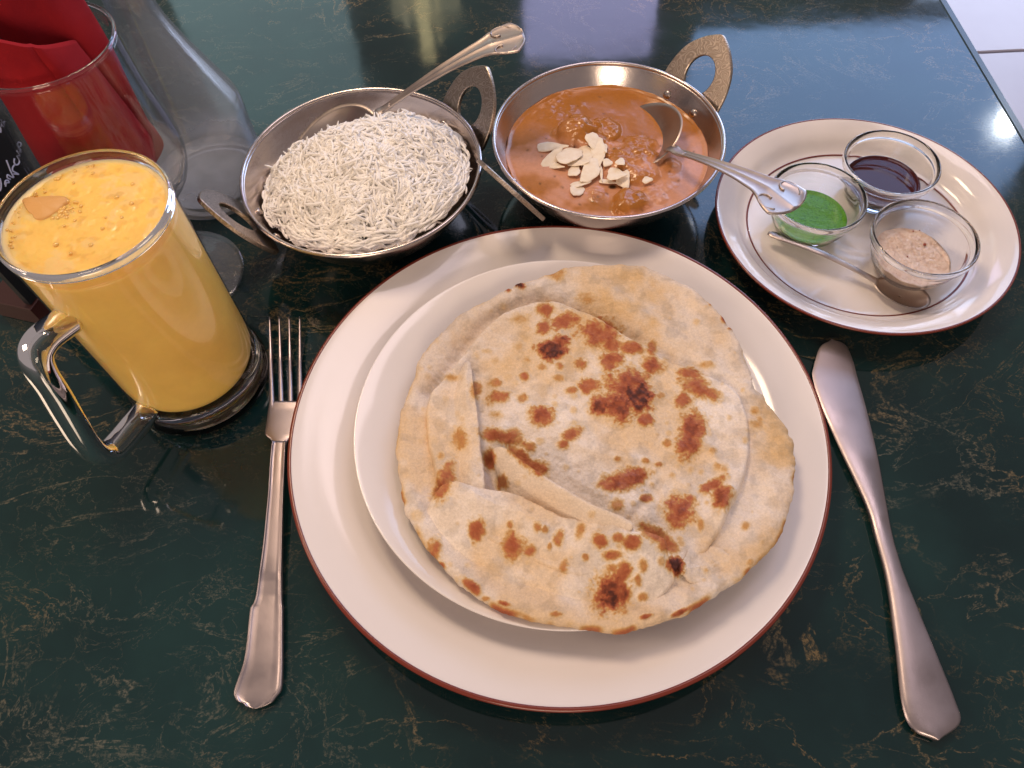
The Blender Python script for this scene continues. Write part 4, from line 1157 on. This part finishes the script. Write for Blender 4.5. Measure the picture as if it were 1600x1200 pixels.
# ice cube breaking the surface
M['ice'] = pbr('ice_in_lassi', (0.68, 0.37, 0.12), 0.50, spec=0.4, bump=(300, 0.3, 0.0006))
top = [px(35, 312, ZL + 0.0008), px(62, 307, ZL + 0.0010), px(104, 308, ZL + 0.0008), px(94, 326, ZL + 0.0004), px(64, 343, ZL + 0.0003), px(46, 332, ZL + 0.0004)]
top = spline(top, 48, True); top = top + rng.normal(0, 0.00012, top.shape); cen = top.mean(0)
sec = [cen + (top - cen) * 1.05 - np.array([0, 0, 0.016]), cen + (top - cen) * 1.05 - np.array([0, 0, 0.003]), cen + (top - cen) * 1.0, cen + (top - cen) * 0.9 + np.array([0, 0, 0.0005]), cen + (top - cen) * 0.05 + np.array([0, 0, 0.0004])]
v, f = loft(np.array(sec))
tag(obj('ice_cube', v, f, M['ice']), 'ice cube just breaking the surface of the lassi', 'ice cube')

# ------------------------------------------------------------------ stemmed glass with red napkins
GC = np.array([-0.2065, 0.3172, 0.0])
outer = [(0.0375, 0.0), (0.0382, 0.0012), (0.0372, 0.0026), (0.025, 0.0042), (0.012, 0.0068), (0.0062, 0.0125), (0.0050, 0.025), (0.0050, 0.045), (0.0058, 0.058), (0.0110, 0.0635), (0.0230, 0.0700), (0.0325, 0.0790), (0.0372, 0.0905), (0.0382, 0.1010), (0.0372, 0.1140), (0.0350, 0.1320), (0.0340, 0.1500), (0.0336, 0.1630), (0.0333, 0.1645)]
inner = [(0.0325, 0.1642), (0.0323, 0.1625), (0.0327, 0.1500), (0.0337, 0.1320), (0.0358, 0.1140), (0.0367, 0.1010), (0.0357, 0.0915), (0.0310, 0.0810), (0.0215, 0.0730), (0.0100, 0.0690), (0, 0.0680)]
P = np.vstack([[(0, 0.0015), (0.0300, 0.0008), (0.0360, 0.0)], spline(outer, 90), spline(inner, 60)])
sg = thing('stemmed_glass', 'stemmed drinking glass stuffed with red napkins behind the mug', 'glass', GC)
so, si = spline(outer, 90), spline(inner, 60)
v, f = lathe(np.vstack([[(0, 0.0015), (0.0300, 0.0008), (0.0360, 0.0)], so[so[:, 1] < 0.0640], [(0, 0.0650)]]), GC, 120); M['foot'] = thin_glass('glass_foot', (0.94, 0.95, 0.97), 0.03, 0.06, 0.07); obj('stem_and_foot', v, f, M['foot'], sg)
v, f = lathe(np.vstack([[(0.0100, 0.0642)], so[(so[:, 1] >= 0.0645) & (so[:, 1] < 0.1632)], si[si[:, 1] < 0.1632]]), GC, 120); obj('glass_bowl', v, f, M['thin'], sg)
a = np.linspace(0, 2 * math.pi, 13)
v, f = lathe([(0.0331 + 0.00085 * math.cos(q), 0.1640 + 0.0009 * math.sin(q)) for q in a], GC, 140); obj('rim', v, f, M['glass'], sg)
vw = np.array([GC[0], GC[1], 0]); vw /= np.linalg.norm(vw)          # away from the camera
sdv = np.array([vw[1], -vw[0], 0])                                     # to the right as seen


def napkin(name, label, rows, ztop, thick=0.0022, crease=0.0):
    """rows: (height fraction, offset away from camera, left, right, bulge); ztop(t): height of the top edge"""
    sec = []
    rows = spline(rows, 44); zb = 0.076
    for u_, dp, l_, r_, bu in rows:
        ts = np.linspace(-1, 1, 34)
        fr = []
        for t_ in ts:
            z_ = zb + u_ * (ztop(t_) - zb)
            fr.append(GC + sdv * ((l_ + r_) / 2 + t_ * (r_ - l_) / 2) + vw * (dp + bu * t_ * t_ + 0.0006 * math.sin(7 * t_ + z_ * 90) + crease * math.exp(-((t_ - 0.15) / 0.05) ** 2)) + np.array([0, 0, z_]))
        bk = [q + vw * thick for q in fr[::-1]]
        sec.append(fr + bk)
    v, f = loft(np.array(sec))
    return tag(obj(name, v, f, M['napkin'], sharp=60), label, 'napkin', 'red napkins in the stemmed glass')


napkin('paper_napkin', 'red paper napkin folded flat, in front in the stemmed glass',
       [(0.0, -0.010, -0.018, 0.010, 0.010), (0.12, -0.020, -0.026, 0.018, 0.016), (0.28, -0.026, -0.030, 0.023, 0.022), (0.45, -0.0255, -0.029, 0.0215, 0.021), (0.65, -0.0240, -0.027, 0.019, 0.019), (0.85, -0.0225, -0.0265, 0.0165, 0.017), (0.95, -0.0215, -0.027, 0.0150, 0.016), (1.0, -0.0205, -0.027, 0.0145, 0.016)],
       lambda t: 0.176 - 0.012 * t - 0.003 * t * t, 0.003, 0.0012)
napkin('paper_napkin', 'red paper napkin with rounded top standing tall in the stemmed glass',
       [(0.0, 0.002, -0.020, 0.018, 0.006), (0.14, -0.006, -0.028, 0.028, 0.008), (0.30, -0.006, -0.026, 0.0265, 0.008), (0.50, -0.004, -0.018, 0.0270, 0.006), (0.62, -0.002, -0.013, 0.0280, 0.006), (0.75, 0.002, -0.013, 0.0280, 0.007), (0.88, 0.005, -0.013, 0.0270, 0.008), (1.0, 0.008, -0.012, 0.0250, 0.008)],
       lambda t: 0.180 + 0.042 * math.sqrt(max(0.0, 1 - 0.98 * t * t)), 0.006)

# ------------------------------------------------------------------ water carafe
WC = np.array([-0.2015, 0.4045, 0.0])
outer = [(0.0370, 0.0), (0.0382, 0.0010), (0.0386, 0.0040), (0.0384, 0.012), (0.0382, 0.040), (0.0384, 0.055), (0.0372, 0.0630), (0.0335, 0.0725), (0.0265, 0.0890), (0.0200, 0.1050), (0.0145, 0.1220), (0.0125, 0.1400), (0.0135, 0.1650), (0.0175, 0.1900), (0.0185, 0.1960)]
inner = [(0.0172, 0.1958), (0.0160, 0.1900), (0.0120, 0.1650), (0.0110, 0.1400), (0.0130, 0.1220), (0.0185, 0.1050), (0.0250, 0.0890), (0.0320, 0.0725), (0.0357, 0.0620), (0.0368, 0.0540), (0.0366, 0.0150), (0.0340, 0.0085), (0.015, 0.0075), (0, 0.0075)]
wc = thing('water_carafe', 'misted clear glass carafe standing behind the stemmed glass', 'carafe', WC)
so, si = spline(outer, 90), spline(inner, 80)
M['mist'] = thin_glass('misted_carafe_wall', (0.95, 0.96, 0.97), 0.10, 0.05, 0.07, 0.50)
v, f = lathe(np.vstack([[(0.031, 0.0010), (0.0340, 0.0)], so, si]), WC, 120); obj('carafe_body', v, f, M['mist'], wc)
v, f = lathe([(0.0192, 0.1950), (0.0194, 0.1965), (0.0180, 0.1972), (0.0170, 0.1962)], WC, 90); obj('lip', v, f, M['glass'], wc)

# ------------------------------------------------------------------ black card with handwriting
p0 = px(28, 240, 0.085)
cdir = np.array([0.30, 0.954, 0.0]); cn = np.array([cdir[1], -cdir[0], 0])
O = np.array([p0[0], p0[1], 0.0])
card = thing('table_card', 'black card with pale handwriting at the left edge behind the mug', 'sign', tuple(O))


def cbox(s0, s1, n0, n1, z0, z1):
    b = 0.0005
    q = []
    for z_, e in ((z0, b), (z0 + b, 0), (z1 - b, 0), (z1, b)):
        q.append([O + cdir * a + cn * c_ + np.array([0, 0, z_]) for a, c_ in ((s0 + e, n0 + e), (s1 - e, n0 + e), (s1 - e, n1 - e), (s0 + e, n1 - e))])
    return loft(np.array(q))


v, f = cbox(-0.055, 0.075, -0.0040, 0.0, 0.016, 0.25); obj('panel', v, f, M['black'], card, smooth=False)
v, f = cbox(-0.058, 0.078, -0.030, 0.0010, 0.0, 0.0158); obj('foot', v, f, M['maroon'], card, smooth=False)


def card_pt(x, y):
    d_ = (x - 800) / FPX * _r - (y - 600) / FPX * _u + _f
    o_ = np.array([0, 0, CAM_H]); q_ = O + cn * 0.0002
    return o_ + d_ * (((q_ - o_) @ cn) / (d_ @ cn))


STROKES = [[(70, 850), (90, 900), (115, 965), (140, 1015), (150, 1040), (120, 1030), (85, 1010), (80, 1040), (115, 1060)],
           [(150, 1000), (205, 1005), (170, 985), (140, 965), (140, 930), (160, 900)],
           [(160, 830), (155, 870), (175, 900), (205, 890), (215, 850), (190, 800)],
           [(190, 800), (225, 790), (185, 745), (230, 760), (200, 715), (232, 735)],
           [(190, 672), (210, 650), (232, 665), (225, 695), (205, 700), (190, 675)],
           [(0, 1050), (12, 1110), (10, 1160), (0, 1190)], [(55, 1120), (60, 1080), (85, 1070), (100, 1095), (70, 1100), (60, 1140)],
           [(0, 480), (8, 520), (5, 545)], [(10, 400), (22, 450), (45, 480), (40, 440), (50, 425), (25, 440), (5, 500)]]
for st_ in STROKES:
    P_ = spline([card_pt(a / 7.06, 130 + b / 7.06) for a, b in st_], 30)
    v, f = tube(P_, 0.00042, 6); obj('handwriting', v, f, M['chalk'], card)
